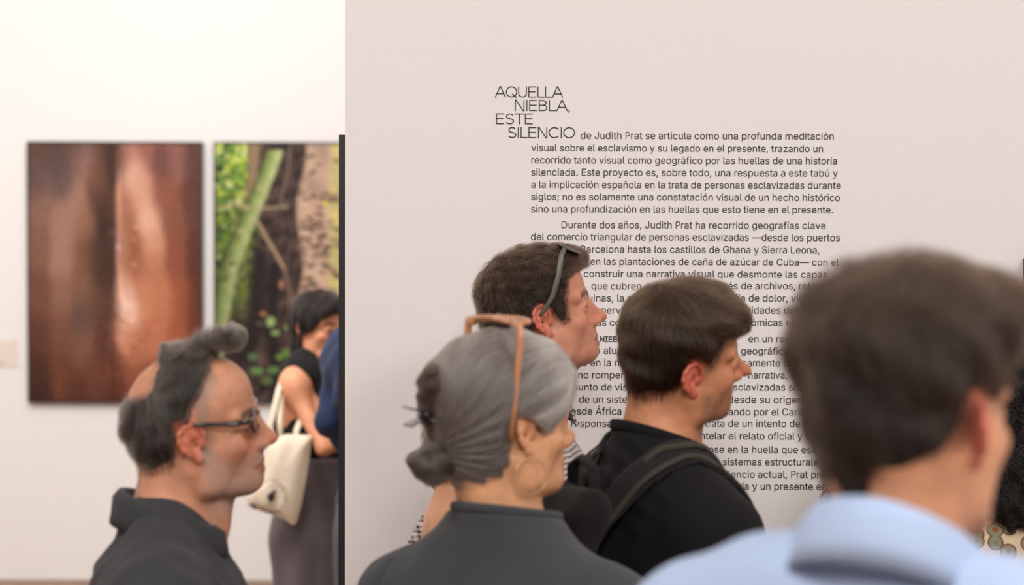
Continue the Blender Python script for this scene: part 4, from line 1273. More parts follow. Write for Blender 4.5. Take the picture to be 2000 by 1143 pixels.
# claw clip
MW = head_world(B)
clip = thing_at(MW @ Matrix.Translation((-.122, 0, .042)), 'hair_clip', 'black claw clip holding the grey hair of the woman in the grey sweater', 'hair clip')
M_CLIP = plain('clip_black', srgb(20, 21, 24), .25, coat=.4)
mb = MB(); mb.tube([(-.006, -.016, .0), (-.008, 0, .002), (-.006, .016, .0)], .0055, 10); mb.build('hinge', M_CLIP, clip, True)
for s in (1, -1):
    mb = MB(); v = [(-.004, -.012, .002 * s), (-.004, .012, .002 * s), (-.034, .016, .012 * s), (-.036, -.016, .012 * s)]
    mb.v = [Vector(q) for q in v] + [Vector(q) + Vector((0, 0, .003 * s)) for q in v]
    mb.f = [(0, 1, 2, 3), (7, 6, 5, 4), (0, 4, 5, 1), (1, 5, 6, 2), (2, 6, 7, 3), (3, 7, 4, 0)]; mb.build('lever', M_CLIP, clip)
    for k in (-1, 0, 1):
        mb = MB(); mb.tube([(-.004, k * .013, .004 * s), (.012, k * .014, .020 * s), (.026, k * .014, .022 * s - .010), (.036, k * .012, .012 * s - .014)], [.004, .0042, .0035, .002], 8)
        mb.build('tooth', M_CLIP, clip, True)
# spectacles pushed up on the head
M_AMBER = plain('frame_amber', srgb(188, 128, 88), .3, coat=.5)
MG = MW @ Matrix.Translation((-.006, 0, .018)) @ Matrix.Rotation(math.radians(-84), 4, 'Y')
g2 = glasses(MG, 'amber-framed glasses pushed up on the grey hair of the woman', M_AMBER, M_LENS, wx=.087, x0=.158, zc=.000, lw=.029, lh=.024, ear=(-.022, .014), tr=.004, hook=False, fat=2.8)
# hoop earring
hp = thing_at(MW @ Matrix.Translation((.002, -.078, -.030)), 'hoop_earring', 'large thin pale hoop earring below the grey-haired woman\'s ear', 'earring')
mb = MB(); mb.tube([(.027 * math.sin(t), -.004, -.027 + .027 * math.cos(t)) for t in np.linspace(0, 2 * math.pi, 40, endpoint=False)], .0009, 6, closed=True, up=Vector((0, 1, 0)))
mb.build('hoop', plain('pale_gold', srgb(220, 178, 140), .3, metal=.6), hp, True)
mb = MB(); mb.tube([(0, .004, .001), (0, -.005, .0)], .0012, 8); mb.build('hook', plain('gold', srgb(214, 170, 130), .3, metal=.8), hp, True)
M_SWEATER = fabric('sweater_grey', srgb(58, 59, 63), .25, .12, .8, 500)
cloth(B, 'sweater', M_SWEATER, with_yoke(B, ('trunk', 'arms'), .105, .078, .05, -.006), .014, h=.0055, cut=lambda P: smax(-(P[..., 2] + .645), P[..., 2] - .052 + .18 * P[..., 0], .004),
      folds=lambda P: folds_soft(41, .003, 5)(P) - .004 * gaus(np.abs(P[..., 1]) - .165 + (P[..., 2] + .05) * .25, .006) * (P[..., 2] < -.02))
ring(B, 'neckband', M_SWEATER, -.006, .056, .076, .074, .18, .005, 1.5)
trousers_shoes(B, M_BLACKT, M_SHOE)

# ---- 3: man with sunglasses on his head, nearest to the wall
pC = dict(skin=(206, 140, 112), red=(200, 104, 86), brow=(70, 50, 40), stubble=((150, 112, 96), .22, 0), nose=1.15, hs=.945, earw=1.0, earz=.004, chin=-.018, jaw=.98, eyes=True, lip=(176, 100, 90), wide=1.0, long=1.0, shoulder=.86, build=.86, slope=.02, arm_r=((-.01, -.175, -.37), (.08, -.17, -.60)))
C_ = make_person('man in profile looking up, sunglasses on brown curly hair, checked shirt', 1057, 628, 1085, 9, pitch=14, body=-18, p=pC, h=.0021, neck_at=(-.030, 0, -.172))
polyC = [(.125, .20), (.125, .086), (.080, .088), (.056, .072), (.044, .040), (.038, .000), (.029, -.004), (.022, .010), (.014, .026), (.004, .040), (-.010, .044), (-.026, .034), (-.032, -.015), (-.040, -.050), (-.075, -.066), (-.13, -.055), (-.17, 0), (-.17, .2)]
def thC(P): return (.008 + .009 * np.clip((P[..., 2] - .05) / .06, 0, 1)) * np.clip((P[..., 2] + .08) / .07, .2, 1) * np.clip(1.25 - (P[..., 0] - .02) / .06 * (P[..., 2] < .06), .35, 1)
def blobsC(f):
    for x, y, z, r in ((.084, .0, .102, .017), (.078, .026, .100, .017), (.078, -.026, .100, .017), (.098, -.006, .102, .012), (.096, .016, .100, .012), (.070, 0, .110, .018)):
        f.ell((x, y, z), (r, r, r * .8), .012)
fC = hair_field(C_, thC, region_cut(polyC), blobs_uncut=blobsC, bumps=(.0028, 26), bump_seed=8, h=.0024)
colC = two_tone((48, 32, 23), (126, 92, 68), lambda P: .10 + .30 * np.clip((P[:, 2] - .02) / .10, 0, 1) + .26 * wob(P, 14, 34), gain=1.2)
hC, VC, NC = hair_obj(C_, fC, lambda V: colC(V) * .75)
hair_strands('hair_strands', hC, fC, VC, whorl(-.06, .10, .7), .024, 14000, .0004, colC, .00018, 11, lift=.006, curl=1.3, jit=.35)
hair_strands('hair_strands', hC, fC, VC[(VC[:, 0] > .05) & (VC[:, 2] > .075)], lambda P: np.array((1., 0, .15)) + 0 * P, .024, 2600, .0006, colC, .00018, 12, lift=.007, curl=.9, jit=.5)
MWC = head_world(C_)
M_SUNG = plain('sunglass_frame_olive', srgb(92, 92, 80), .35)
M_DARKLENS = plain('dark_lens', srgb(150, 132, 118), .12, spec=.8)
sg_ = thing_at(MWC, 'sunglasses', 'olive sunglasses pushed up on the curly hair of the man looking up', 'sunglasses')
sg_.rotation_mode = 'XYZ'
for s in (1, -1):
    pts = [(.064, s * .074, .128), (.054, s * .0835, .118), (.038, s * .0885, .082), (.018, s * .090, .048), (-.004, s * .087, .026), (-.026, s * .080, .006)]
    mb = MB(); mb.tube(pts, [.0042, .0052, .0054, .0050, .0036, .0022], 10, flat=.38, up=Vector((0, s * 1.0, 0))); mb.build('temple', M_SUNG, sg_, True)
    t_ = np.linspace(0, 2 * math.pi, 28, endpoint=False)
    cen = Vector((.078, s * .037, .126)); ux = Vector((0, 1, 0)); uz = Vector((.80, 0, -.60)) * 1.0
    rim = [cen + ux * (.033 * math.cos(t)) + uz * (.021 * math.sin(t)) - Vector((0, 0, .18)) * abs(s * .036 + .033 * math.cos(t)) ** 2 * 6 for t in t_]
    mb = MB(); mb.tube(rim, .0024, 8, closed=True); mb.build('rim', M_SUNG, sg_, True)
    nrm = ux.cross(uz).normalized() * .0012
    mb = MB(); mb.v = [q - nrm for q in rim] + [q + nrm for q in rim]; n = len(rim)
    mb.f = [tuple(range(n)), tuple(reversed(range(n, 2 * n)))] + [(i, n + i, n + (i + 1) % n, (i + 1) % n) for i in range(n)]; mb.build('lens', M_DARKLENS, sg_)
mb = MB(); mb.tube([(.084, -.008, .128), (.083, 0, .131), (.084, .008, .128)], .0024, 8); mb.build('bridge', M_SUNG, sg_, True)
M_CHECK = check_mat('checked_cotton', .0085, srgb(44, 40, 56), srgb(226, 214, 212), .42)
cloth(C_, 'shirt', M_CHECK, ('trunk', 'arms'), .012, h=.006, cut=lambda P: -(P[..., 2] + .645), folds=folds_soft(51, .003, 6))
collar_mesh(C_, 'collar', M_CHECK, oval(.000, .046, .072, .068, .42, .42), .036, .014)
trousers_shoes(C_, M_CHINO, M_SHOE)

# ---- 4: young man in a black T-shirt with a backpack
pD = dict(arm_l=((-.03, .190, -.385), (.06, .185, -.61)), skin=(196, 134, 98), red=(206, 92, 82), brow=(56, 42, 34), stubble=((112, 84, 68), .6, 0), nose=1.7, long=.95, chin=-.016, hs=.91, shoulder=.76, earw=1.3, earx=-.004, earflare=1.3, jaw=1.0, eyes=True, lip=(170, 100, 84), neckw=.86, earred=1.0,
          buzz=((110, 84, 66), [(.062, .078), (.048, .045), (.034, .008), (.018, .002), (.012, .03), (.0, .05), (.03, .08)], .65))
D_ = make_person('young man in a black t-shirt with thick brown hair and reddish ear', 1330, 713, 1260, 20, pitch=3, roll=16, body=32, p=pD, h=.0026, neck_at=(-.032, .012, -.160))
polyD = [(.15, .20), (.15, .085), (.100, .076), (.070, .074), (.044, .068), (.030, .046), (.020, .026), (.006, .026), (-.004, .040), (-.016, .041), (-.028, .028), (-.034, -.015), (-.046, -.046), (-.075, -.066), (-.12, -.066), (-.17, 0), (-.17, .2)]
def thD(P): return (.004 + .016 * np.clip((P[..., 2] - .03) / .07, 0, 1)) * np.clip((P[..., 2] + .085) / .08, .15, 1)
def blobsD(f):
    for y in (-.036, -.012, .012, .036): f.ell((.088 - abs(y) * .25, y, .088), (.017, .018, .020), .014)
fD = hair_field(D_, thD, region_cut(polyD), blobs_uncut=blobsD, bumps=(.0024, 18), bump_seed=5)
colD = two_tone((44, 29, 20), (124, 90, 60), lambda P: .05 + .42 * np.clip((P[:, 2] - .03) / .09, 0, 1) + .16 * wob(P, 24, 26))
hD, VD, ND = hair_obj(D_, fD, lambda V: colD(V) * .75)
hair_strands('hair_strands', hD, fD, VD, whorl(-.050, .108, .7), .036, 14000, .0005, colD, .00022, 21, lift=.005, jit=.26, keep=lambda P: (region_cut(polyD)(P) < .004) | (P[:, 0] > .06))
M_TEE = fabric('tee_black', srgb(17, 16, 17), .2, .03, .5, 600)
oD, fTee, _ = cloth(D_, 'tshirt', M_TEE, with_yoke(D_, ('trunk', 'upper'), .098, .068, .030), .014, h=.0055, cut=lambda P: smax(-(P[..., 2] + .645), P[..., 2] - .048 + .34 * P[..., 0], .004),
      folds=lambda P: folds_soft(61, .003, 6)(P) + .0035 * np.sin((P[..., 0] * .7 - P[..., 1] * .4 + P[..., 2] * 1.0) * 150) * gaus(np.sqrt((P[..., 0] + .05) ** 2 + (P[..., 1] - .0) ** 2 + (P[..., 2] + .02) ** 2), .10))
ring(D_, 'neckband', M_TEE, -.002, .046, .070, .070, .34, .005, 1.7)
trousers_shoes(D_, M_BLACKT, M_SHOEW)
# backpack on his back
NWD = neck_world(D_)
bp_ = thing_at(NWD, 'backpack', 'black backpack on the young man in the black t-shirt', 'backpack')
M_PACK = fabric('pack_fabric', srgb(30, 27, 27), .3, .05, .8, 500); M_STRAP = fabric('strap_webbing', srgb(58, 54, 46), .3, .05, .8, 800)
f = Field(np.arange(-.36, -.08, .006), np.arange(-.20, .20, .006), np.arange(-.58, .04, .007))
f.ell((-.185, 0, -.30), (.062, .115, .25), .03)
f.cap((-.165, -.048, -.055), (-.165, .048, -.055), .036, .036, .03)
f.cap((-.185, -.07, -.44), (-.185, .07, -.44), .055, .055, .05)
P = np.stack(np.meshgrid(*f.a, indexing='ij'), -1).astype(np.float32); f.V -= folds_soft(71, .005, 8)(P)
V, Q = f.mesh(); fast_mesh('bag', V, Q, M_PACK, True, None, bp_)
mb = MB(); mb.tube([(-.140, -.030, -.05), (-.140, -.028, .010), (-.142, 0, .024), (-.140, .028, .010), (-.140, .030, -.05)], .011, 10, flat=.45); mb.build('carry_loop', M_PACK, bp_, True)
def strap(path, width, name, mat, parent, field, off=.003, thick=.004, ny=7, wdir=(0, 1, 0), edge=False):
    path = [np.array(q, float) for q in path]
    # resample
    T = np.linspace(0, len(path) - 1, 40); pts = []
    for t in T:
        i = min(int(t), len(path) - 2); u = t - i
        p0 = path[max(i - 1, 0)]; p1 = path[i]; p2 = path[i + 1]; p3 = path[min(i + 2, len(path) - 1)]
        pts.append(.5 * ((2 * p1) + (-p0 + p2) * u + (2 * p0 - 5 * p1 + 4 * p2 - p3) * u * u + (-p0 + 3 * p1 - 3 * p2 + p3) * u ** 3))
    C, G = surf_pts(field, pts, off, True)
    C = np.array(pts) if field is None else C
    mb = MB(); n = len(C)
    for i in range(n):
        t = C[min(i + 1, n - 1)] - C[max(i - 1, 0)]; t /= np.linalg.norm(t)
        g = G[i]; w = np.cross(t, g); w /= np.linalg.norm(w)
        for j in range(ny):
            a = (j / (ny - 1) - .5); e = (.0035 if (j in (0, ny - 1) and edge) else 0)
            q = C[i] + w * a * width
            mb.v.append(Vector(q + g * (thick + e)))
        for j in reversed(range(ny)):
            a = (j / (ny - 1) - .5); mb.v.append(Vector(C[i] + w * a * width - g * .001))
    m = 2 * ny
    for i in range(n - 1):
        for j in range(m): mb.f.append((i * m + j, i * m + (j + 1) % m, (i + 1) * m + (j + 1) % m, (i + 1) * m + j))
    mb.f.append(tuple(reversed(range(m)))); mb.f.append(tuple((n - 1) * m + j for j in range(m)))
    return mb.build(name, mat, parent, True)
for s in (-1, 1):
    pth = [(-.175, s * .045, -.105), (-.135, s * .055, -.055), (-.085, s * .072, .000), (-.020, s * .088, .026), (.050, s * .108, -.010), (.095, s * .112, -.080), (.110, s * .120, -.190), (.080, s * .150, -.290), (.0, s * .165, -.36), (-.09, s * .150, -.42)]
    st = strap(pth, .050, 'shoulder_strap', M_PACK, bp_, fTee)
    for e in (-.019, .019):
        strap([(x, y + e, z) for x, y, z in pth[:7]], .009, 'strap_edging', M_STRAP, st, fTee, off=.0075, thick=.002, ny=3)

# ---- 5: man in front with a light blue shirt
pE = dict(skin=(210, 150, 114), red=(214, 104, 92), brow=(60, 46, 38), nose=.8, neckw=.95, wide=1.03, cheek=1.0, eyes=True, earred=1.0, earw=1.25, earflare=2.3, earx=-.004, build=1.05, shoulder=1.08, slope=-.045)
E_ = make_person('young man in a light blue collared shirt, closest to the camera, dark brown hair', 1786, 836, 2190, 41, pitch=2, body=56, p=pE, h=.003, neck_at=(-.020, 0, -.170))
polyE = [(.15, .22), (.12, .085), (.088, .072), (.066, .058), (.050, .040), (.034, .026), (.018, .030), (.004, .042), (-.010, .044), (-.024, .032), (-.028, -.010), (-.040, -.030), (-.064, -.060), (-.12, -.062), (-.17, 0), (-.17, .22)]
def thE(P): return (.003 + .008 * np.clip((-.04 - P[..., 0]) / .04, 0, 1) + .026 * np.clip((P[..., 2] - .03) / .08, 0, 1)) * np.clip((P[..., 2] + .085) / .06, .2, 1)
def blobsE(f):
    for y in (-.04, 0, .04): f.ell((.080, y, .108), (.030, .028, .028), .02)
    r = np.random.RandomState(4)
    for i in range(14):
        th, q = r.uniform(0, 6.28), r.uniform(.2, 1); f.ell((-.01 + .075 * q * math.cos(th), .06 * q * math.sin(th), .146 - .03 * q), (.016, .016, .014), .012)
def regE(P): return smax(region_cut(polyE)(P), -(P[..., 2] + .064 - .95 * np.clip(np.abs(P[..., 1]) - .008, 0, .052)) * .75, .008)
fE = hair_field(E_, thE, regE, blobs_uncut=blobsE, bumps=(.004, 13), bump_seed=9, hi=(.15, .12, .22))
colE = two_tone((42, 29, 21), (108, 80, 58), lambda P: .05 + .38 * np.clip((P[:, 2] - .04) / .1, 0, 1) + .15 * wob(P, 34, 14))
hE, VE, NE = hair_obj(E_, fE, lambda V: colE(V) * .75)
hair_strands('hair_strands', hE, fE, VE, whorl(-.06, .09, .8), .040, 15000, .0006, colE, .00025, 31, lift=.009, jit=.30, keep=lambda P: regE(P) < .004)
hair_strands('hair_strands', hE, fE, VE[VE[:, 2] > .10], lambda P: np.array((.5, 0, .5)) + (P - np.array((0, 0, .08))) * 8, .045, 5000, .0006, colE, .00025, 32, lift=.014, jit=.5)
M_BLUE = fabric('shirt_light_blue', srgb(168, 186, 216), .2, .1, .4, 500)
cloth(E_, 'shirt', M_BLUE, with_yoke(E_, ('trunk', 'arms'), .11, .074, .01), .015, h=.0055, cut=lambda P: -(P[..., 2] + .645), folds=folds_soft(81, .004, 5))
collar_mesh(E_, 'collar', M_BLUE, oval(.002, .050, .078, .076, .62, .25), .040, .014)
trousers_shoes(E_, M_CHINO, M_SHOE)

# ---- 6: woman at the far prints
pF = dict(skin=(222, 156, 120), red=(216, 120, 94), brow=(60, 44, 36), wide=.96, neckw=.82, nose=.9, eyes=True, shoulder=.86, build=.88, arm=.82, slope=-.026, lip=(196, 104, 90),
          arm_r=((.125, -.195, -.262), (.235, -.02, -.225)), arm_l=((.085, .185, -.30), (.19, -.10, -.245)))
F_ = make_person('dark-haired woman in a black sleeveless top and grey trousers before the far prints', 622, 646, 570, -38, pitch=-3, body=-20, p=pF, h=.0034, neck_at=(-.018, 0, -.118))
polyF = [(.13, .2), (.098, .075), (.084, .060), (.066, .052), (.050, .030), (.030, .008), (.012, -.002), (-.004, -.008), (-.016, -.020), (-.026, -.07), (-.03, -.14), (-.17, -.14), (-.17, .2)]
def thF(P): return .016 + .006 * np.clip((P[..., 2] - .03) / .09, 0, 1) + 0 * P[..., 0]
def blobsF(f):
    f.ell((-.060, 0, -.045), (.045, .062, .070), .03)
    for y in (-.05, -.02, .02, .05): f.ell((.078 - y * y * 8, y, .078), (.020, .020, .022), .012)
fF = hair_field(F_, thF, region_cut(polyF, False), blobs=blobsF, bumps=(.003, 16), bump_seed=6, h=.0034)
colF = two_tone((34, 25, 22), (86, 70, 62), lambda P: .1 + .35 * np.clip((P[:, 2] - .06) / .07, 0, 1))
hF, VF, NF = hair_obj(F_, fF, lambda V: colF(V) * .8)
hair_strands('hair_strands', hF, fF, VF, whorl(-.02, .12, .9), .06, 5000, .0006, colF, .0004, 41, lift=.006, jit=.3)
M_BTOP = fabric('top_black', srgb(24, 22, 22), .3, .1, .5, 500)
cloth(F_, 'sleeveless_top', M_BTOP, ('trunk',), .010, h=.007, folds=folds_soft(91, .004, 8),
      cut=lambda P: smax(smax(-(P[..., 2] + .34), np.abs(P[..., 1]) - .150 + 0 * P[..., 0], .01), -(np.sqrt((np.abs(P[..., 1]) - .165) ** 2 + (P[..., 2] + .10) ** 2 * .5) - .055), .01))
ring(F_, 'neckband', M_BTOP, -.002, .028, .068, .066, .28, .006, 2.2)
M_GREYT = fabric('trousers_grey', srgb(92, 84, 86), .3, .2, .6, 400)
pz = F_['p']['floor']
cloth(F_, 'trousers', M_GREYT, lambda f, inf: (torso_prims(f, F_['p'], 'trunk', inf), torso_prims(f, F_['p'], 'hips', inf), torso_prims(f, F_['p'], 'legs', inf + .022), f.ell((0, 0, -.38), (.092, .122, .14), .05)), .016,
      cut=lambda P: smax(P[..., 2] + .31, -(P[..., 2] - (pz + .03)), .004), h=.010,
      folds=lambda P: .008 * np.sin(np.arctan2(P[..., 1], P[..., 0] + .02) * 11 + P[..., 2] * 4) * np.clip((-.5 - P[..., 2]) / .2, .2, 1), lo=(-.24, -.30, pz - .01), hi=(.24, .30, -.24))
for q in (1, -1):
    cloth(F_, 'shoe', M_SHOE, lambda f, inf, q=q: (f.cap((-.035, q * .10, pz + .046), (.10, q * .112, pz + .036), .043, .036, .03), f.cap((.10, q * .112, pz + .036), (.155, q * .115, pz + .030), .036, .027, .02)), 0,
          cut=lambda P: smax(P[..., 2] - (pz + .09), -(P[..., 2] - (pz + .001)), .002), h=.009, lo=(-.12, min(.03 * q, .19 * q), pz - .01), hi=(.24, max(.03 * q, .19 * q), pz + .12))

# tote bag hanging from her shoulder
M_CANVAS = fabric('canvas_cream', srgb(232, 216, 194), .12, .1, .8, 500)
M_PRINTK = plain('print_black', srgb(40, 34, 34), .8)
YB = 4000.0 / 590
def bagp(px, py, dy=0.0):
    return at_y(px, py, YB + dy)
outline = [(524, 862), (560, 848), (609, 850), (606, 880), (603, 905), (596, 945), (589, 985), (580, 1020), (574, 1026), (566, 1022), (556, 1014), (530, 1006), (508, 998), (484, 990), (480, 974), (497, 960), (508, 940), (513, 905)]
c0 = bagp(548, 930)
bag = empty('tote_bag', c0, 0, 'cream canvas tote bag with black circular lettering hanging behind the dark-haired woman', 'bag')
nb = len(outline)
def bag_mesh():
    """cushioned canvas sack: rings shrinking from the outline towards the middle, front and back"""
    cen = np.array((547., 930.)); V = []; Qd = []
    O = []
    for i in range(nb):
        a = np.array(outline[i], float); b = np.array(outline[(i + 1) % nb], float)
        for k in range(4): O.append(a + (b - a) * k / 4)
    n = len(O); R = 9
    for side in (-1, 1):
        for r in range(R):
            u = r / (R - 1)
            for q in O:
                px, py = q * (1 - u) + cen * u
                fold = .006 * math.sin(px * .16 + (py - 850) * .05) * (1 - u) + .005 * math.sin(px * .09 - py * .04 + 1)
                d = side * (.035 * math.sqrt(max(0, 1 - (1 - u) ** 2)) + (fold if r else 0) * 1)
                w = bagp(px, py); V.append((w.x - c0.x, d + (fold if side < 0 else 0) * .4, w.z - c0.z))
    for sd in (0, 1):
        for r in range(R - 1):
            for i in range(n):
                j = (i + 1) % n; b = sd * R * n
                q = (b + r * n + i, b + r * n + j, b + (r + 1) * n + j, b + (r + 1) * n + i)
                Qd.append(q if sd == 0 else q[::-1])
    return np.array(V), np.array(Qd)
bv, bq = bag_mesh(); fast_mesh('sack', bv, bq, M_CANVAS, True, None, bag)
def bag_y(px, py):
    w = bagp(px, py); x, z = w.x - c0.x, w.z - c0.z
    m = bv[:len(bv) // 2]; d = np.hypot(m[:, 0] - x, m[:, 2] - z); k = np.argsort(d)[:4]
    return x, float(m[k, 1].min()), z
def rel(px, py, dy):
    w = at_y(px, py, YB + dy); return (w.x - c0.x, w.y - c0.y, w.z - c0.z)
mb = MB(); mb.tube([rel(528, 866, 0), rel(528, 830, .0), rel(545, 760, .06), rel(562, 715, .14), rel(577, 692, .20), rel(590, 690, .235), rel(600, 702, .27), rel(606, 745, .36), rel(604, 800, .42)], .010, 8, flat=.25, up=Vector((0, 1, 0))); mb.build('handle', M_CANVAS, bag, True)
mb = MB(); mb.tube([rel(548, 866, 0.01), rel(546, 820, .02), rel(549, 770, .07), rel(560, 725, .13), rel(572, 694, .19)], .010, 8, flat=.25, up=Vector((0, 1, 0))); mb.build('handle', M_CANVAS, bag, True)
mb = MB(); mb.tube([rel(575, 862, .0), rel(580, 838, .02), rel(590, 815, .1)], .010, 8, flat=.25, up=Vector((0, 1, 0))); mb.build('handle', M_CANVAS, bag, True)
# printed emblem and circular lettering
mb = MB(); em = [(524, 966), (528, 962), (536, 957), (540, 954), (541, 958), (537, 964), (539, 972), (532, 978), (527, 976)]
for q in em:
    x, y, z = bag_y(*q); mb.v.append(Vector((x, y - .003, z)))
for q in em:
    x, y, z = bag_y(*q); mb.v.append(Vector((x, y + .001, z)))
n = len(em); mb.f = [tuple(range(n)), tuple(reversed(range(n, 2 * n)))] + [(i, n + i, n + (i + 1) % n, (i + 1) % n) for i in range(n)]; mb.build('printed_emblem', M_PRINTK, bag)
def arc_text(txt, cx, cy, r, a0, a1, hpx, flip=False):
    for i, ch in enumerate(txt):
        if ch == ' ': continue
        a = math.radians(a0 + (a1 - a0) * i / (len(txt) - 1))
        me, V = glyph_mesh(ch, .012, .01)
        px, py = cx + r * math.cos(a), cy - r * 1.1 * math.sin(a)
        x, y, z = bag_y(px, py)
        s = hpx / 590.0 / CAPH
        th = a - math.pi / 2 + (math.pi if flip else 0)
        u = (V[:, 0] - V[:, 0].mean()) * s; v = (V[:, 1] - V[:, 1].mean()) * s
        out = np.stack([x + u * math.cos(th) - v * math.sin(th), np.full(len(u), y - .003) - (V[:, 2] > 0) * .0008, z + u * math.sin(th) + v * math.cos(th)], -1).astype(np.float32)
        me.vertices.foreach_set('co', out.ravel()); me.update(); me.materials.clear(); me.materials.append(M_PRINTK); me.name = 'printed_letter'
        link(bpy.data.objects.new('printed_letter', me), bag)
arc_text('TOTAL', 535, 968, 31, 140, 76, 5)
arc_text('PETALA', 535, 968, 26, 52, -42, 5.5)
arc_text('LINTERNA', 533, 962, 34, 215, 296, 6, True)
# small roll of cloth at the bag's lower corner
mb = MB(); mb.tube([rel(490, 981, -.01), rel(499, 994, -.012)], .0055, 8); mb.build('printed_bar', M_PRINTK, bag, True)

# ---- 7: man in navy beside her, mostly behind the partition
pG = dict(skin=(210, 150, 120), build=1.05, slope=.0, arm_l=((-.02, .20, -.27), (.13, .15, -.45)), arm_r=((-.03, -.235, -.34), (.10, -.20, -.53)))
G_ = make_person('person in a navy long-sleeved shirt and dark trousers, mostly behind the text wall', 792, 536, 640, 62, p=pG, h=.005, body=66)
polyG = polyE
fG = hair_field(G_, lambda P: .012 + 0 * P[..., 0], region_cut(polyG), h=.005)
colG = two_tone((40, 30, 26), (90, 72, 60), lambda P: .2 + 0 * P[:, 0])
hG, VG, NG = hair_obj(G_, fG, lambda V: colG(V) * .8)
M_NAVY = fabric('navy_jersey', srgb(34, 46, 76), .25, .12, .7, 400)
cloth(G_, 'long_sleeved_shirt', M_NAVY, ('trunk', 'arms'), .018, h=.007, cut=lambda P: -(P[..., 2] + .645), folds=lambda P: folds_soft(101, .006, 6)(P) + .004 * np.sin(P[..., 2] * 90 + P[..., 0] * 40) * np.clip((-.35 - P[..., 2]) / .15, 0, 1))
ring(G_, 'neckband', M_NAVY, -.002, .048, .074, .072, .30, .0065, 1.8)
trousers_shoes(G_, fabric('trousers_dark_green', srgb(44, 46, 44)), M_SHOE, flare=.02)

# ---- 8: woman with long dark curls at the right border
pH = dict(skin=(196, 140, 110), wide=.96, neckw=.85, shoulder=.88, build=.9)
H_ = make_person('woman with long black curls and floral top at the right border', 1978, 772, 1090, 78, p=pH, h=.0045)
def curly(c, prims, color, n, length, seed, rad=.0005, curl=2.0, lift=.012, bumps=.008, fr=11, hstep=.0045, lo=(-.26, -.22, -.40), hi=(.14, .22, .2), cut=None):
    f = Field(np.arange(lo[0], hi[0], hstep), np.arange(lo[1], hi[1], hstep), np.arange(lo[2], hi[2], hstep))
    prims(f)
    P = np.stack(np.meshgrid(*f.a, indexing='ij'), -1).astype(np.float32)
    f.V -= bumps * wob(P, seed, fr, 8) + bumps * .5 * wob(P, seed + 1, fr * 2.2, 8)
    if cut: f.V = smax(f.V, cut(P).astype(np.float32), .01)
    o, V, N = hair_obj(c, f, lambda V: color(V) * .8)
    fl = lambda P: np.array((-.1, 0, -1.)) + (P * np.array((1, 1, 0))) * 3
    hair_strands('hair_strands', o, f, V, fl, length, n, .0006, color, rad, seed, lift=lift, curl=curl, jit=.4)
    return o
colH = two_tone((22, 18, 17), (92, 74, 62), lambda P: .06 + .22 * wob(P, 54, 30))
face_cut = lambda P: -(in_poly(P[..., 0], P[..., 2], [(-.002, .2), (.070, .085), (.045, .03), (.02, -.02), (.01, -.3), (.3, -.3), (.3, .2)]) * -1) * 1.0 * 1
def cutH(P): return -in_poly(P[..., 0], P[..., 2], [(.10, .20), (.085, .085), (.050, .04), (.025, -.04), (.015, -.45), (.3, -.45), (.3, .20)])
curly(H_, lambda f: (f.ell((-.01, 0, .05), (.115, .105, .105), .02), f.ell((-.055, 0, -.06), (.095, .135, .13), .04), f.ell((-.085, .0, -.16), (.085, .130, .115), .05)), colH, 9000, .05, 55, cut=cutH)
M_FLORAL, nt, b_ = new_mat('floral_cotton')
tc = nt.nodes.new('ShaderNodeTexCoord'); vo = nt.nodes.new('ShaderNodeTexVoronoi'); vo.inputs['Scale'].default_value = 34; vo.inputs['Randomness'].default_value = .8
nt.links.new(tc.outputs['Object'], vo.inputs['Vector'])
cr = nt.nodes.new('ShaderNodeValToRGB'); cr.color_ramp.interpolation = 'CONSTANT'
els = cr.color_ramp.elements; els[0].position = 0; els[0].color = srgb(158, 88, 40); els[1].position = .18; els[1].color = srgb(140, 140, 118)
for pos, c in ((.42, srgb(120, 74, 40)), (.50, srgb(226, 204, 172))):
    e = els.new(pos); e.color = c
nt.links.new(vo.outputs['Distance'], cr.inputs[0])
sc_ = nt.nodes.new('ShaderNodeMath'); sc_.operation = 'MULTIPLY'; sc_.inputs[1].default_value = 1.0
nt.links.new(cr.outputs[0], b_.inputs['Base Color']); b_.inputs['Roughness'].default_value = .85
cloth(H_, 'floral_top', M_FLORAL, ('trunk', 'upper'), .014, h=.007, cut=lambda P: -(P[..., 2] + .64), folds=folds_soft(111, .004, 7))
trousers_shoes(H_, M_DENIM, M_SHOE)

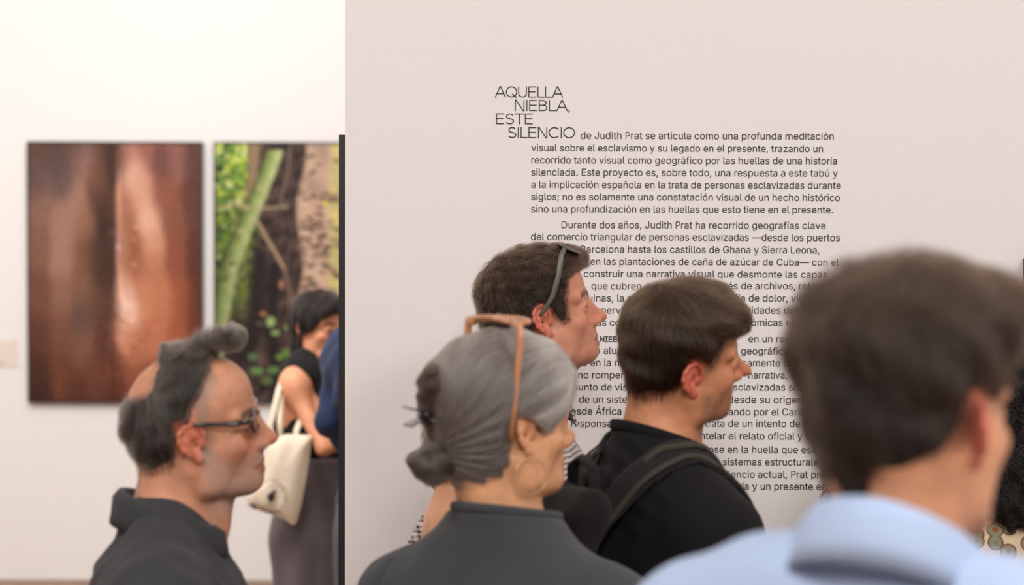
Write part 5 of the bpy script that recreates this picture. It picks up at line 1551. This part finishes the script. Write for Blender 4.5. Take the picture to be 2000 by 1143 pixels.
# ---- 9: long-haired visitor hidden behind the man in blue
pI = dict(skin=(206, 150, 118), wide=.95, neckw=.85, shoulder=.88, build=.88)
I_ = make_person('person with long brown hair, nearly hidden behind the man in the blue shirt', 1757, 835, 1215, 8, p=pI, h=.005, body=4)
colI = two_tone((58, 38, 28), (130, 92, 66), lambda P: .2 + .2 * wob(P, 64, 20))
curly(I_, lambda f: (f.ell((-.012, 0, .05), (.105, .088, .095), .02), f.ell((-.060, 0, -.04), (.052, .085, .10), .03), f.cap((-.070, 0, -.05), (-.078, 0, -.28), .045, .035, .04)), colI, 5000, .06, 65, curl=.8, lift=.02, bumps=.003, cut=cutH, hstep=.005)
cloth(I_, 'top', fabric('top_brown', srgb(70, 50, 42)), ('trunk', 'upper'), .012, h=.008, cut=lambda P: -(P[..., 2] + .64), folds=folds_soft(121, .004, 7))
trousers_shoes(I_, M_DENIM, M_SHOE)

# ---- 10: short visitor hidden behind the grey-haired woman
pJ = dict(arm_l=((-.02, .175, -.36), (.05, .17, -.57)), arm_r=((-.02, -.175, -.36), (.05, -.17, -.57)), skin=(226, 168, 132), wide=.95, neckw=.82, shoulder=.84, build=.86)
J_ = make_person('person with loose brown curls and bare shoulder, hidden behind the grey-haired woman', 955, 838, 1203, 15, p=pJ, h=.005, body=12)
colJ = two_tone((62, 42, 30), (128, 92, 64), lambda P: .25 + .2 * wob(P, 74, 20))
def cutJ(P): return -in_poly(P[..., 0], P[..., 2], [(.10, .20), (.085, .085), (.050, .04), (.025, .0), (-.01, -.10), (.3, -.45), (.3, .20)])
oJ = curly(J_, lambda f: (f.ell((-.012, 0, .046), (.100, .084, .090), .02), f.ell((-.065, 0, -.03), (.042, .06, .065), .03)), colJ, 2500, .05, 75, curl=1.2, lift=.012, bumps=.003, cut=cutJ, hstep=.005)
# loose ringlets at the nape
for k, (cx, cy, cz, r) in enumerate(((-.088, -.020, -.075, .021), (-.082, -.012, -.082, .026), (-.072, .010, -.090, .018))):
    mb = MB(); mb.tube([(cx + r * math.cos(t) * (1 - t * .03), cy + t * .004, cz + r * 1.15 * math.sin(t)) for t in np.linspace(0.6, 7.6, 34)], [.0022 - .0014 * i / 33 for i in range(34)], 6, up=Vector((0, 1, 0)))
    mb.build('ringlet', plain('curl_brown', srgb(74, 50, 36), .5), oJ, True)
cloth(J_, 'strap_top', M_CHECK, ('trunk',), .008, h=.008, cut=lambda P: smax(-(P[..., 2] + .55), smin(P[..., 2] + .12, smax(np.abs(np.abs(P[..., 1]) - .07) - .012, P[..., 2] - .08, .003), .004), .004))
trousers_shoes(J_, M_DENIM, M_SHOEW)
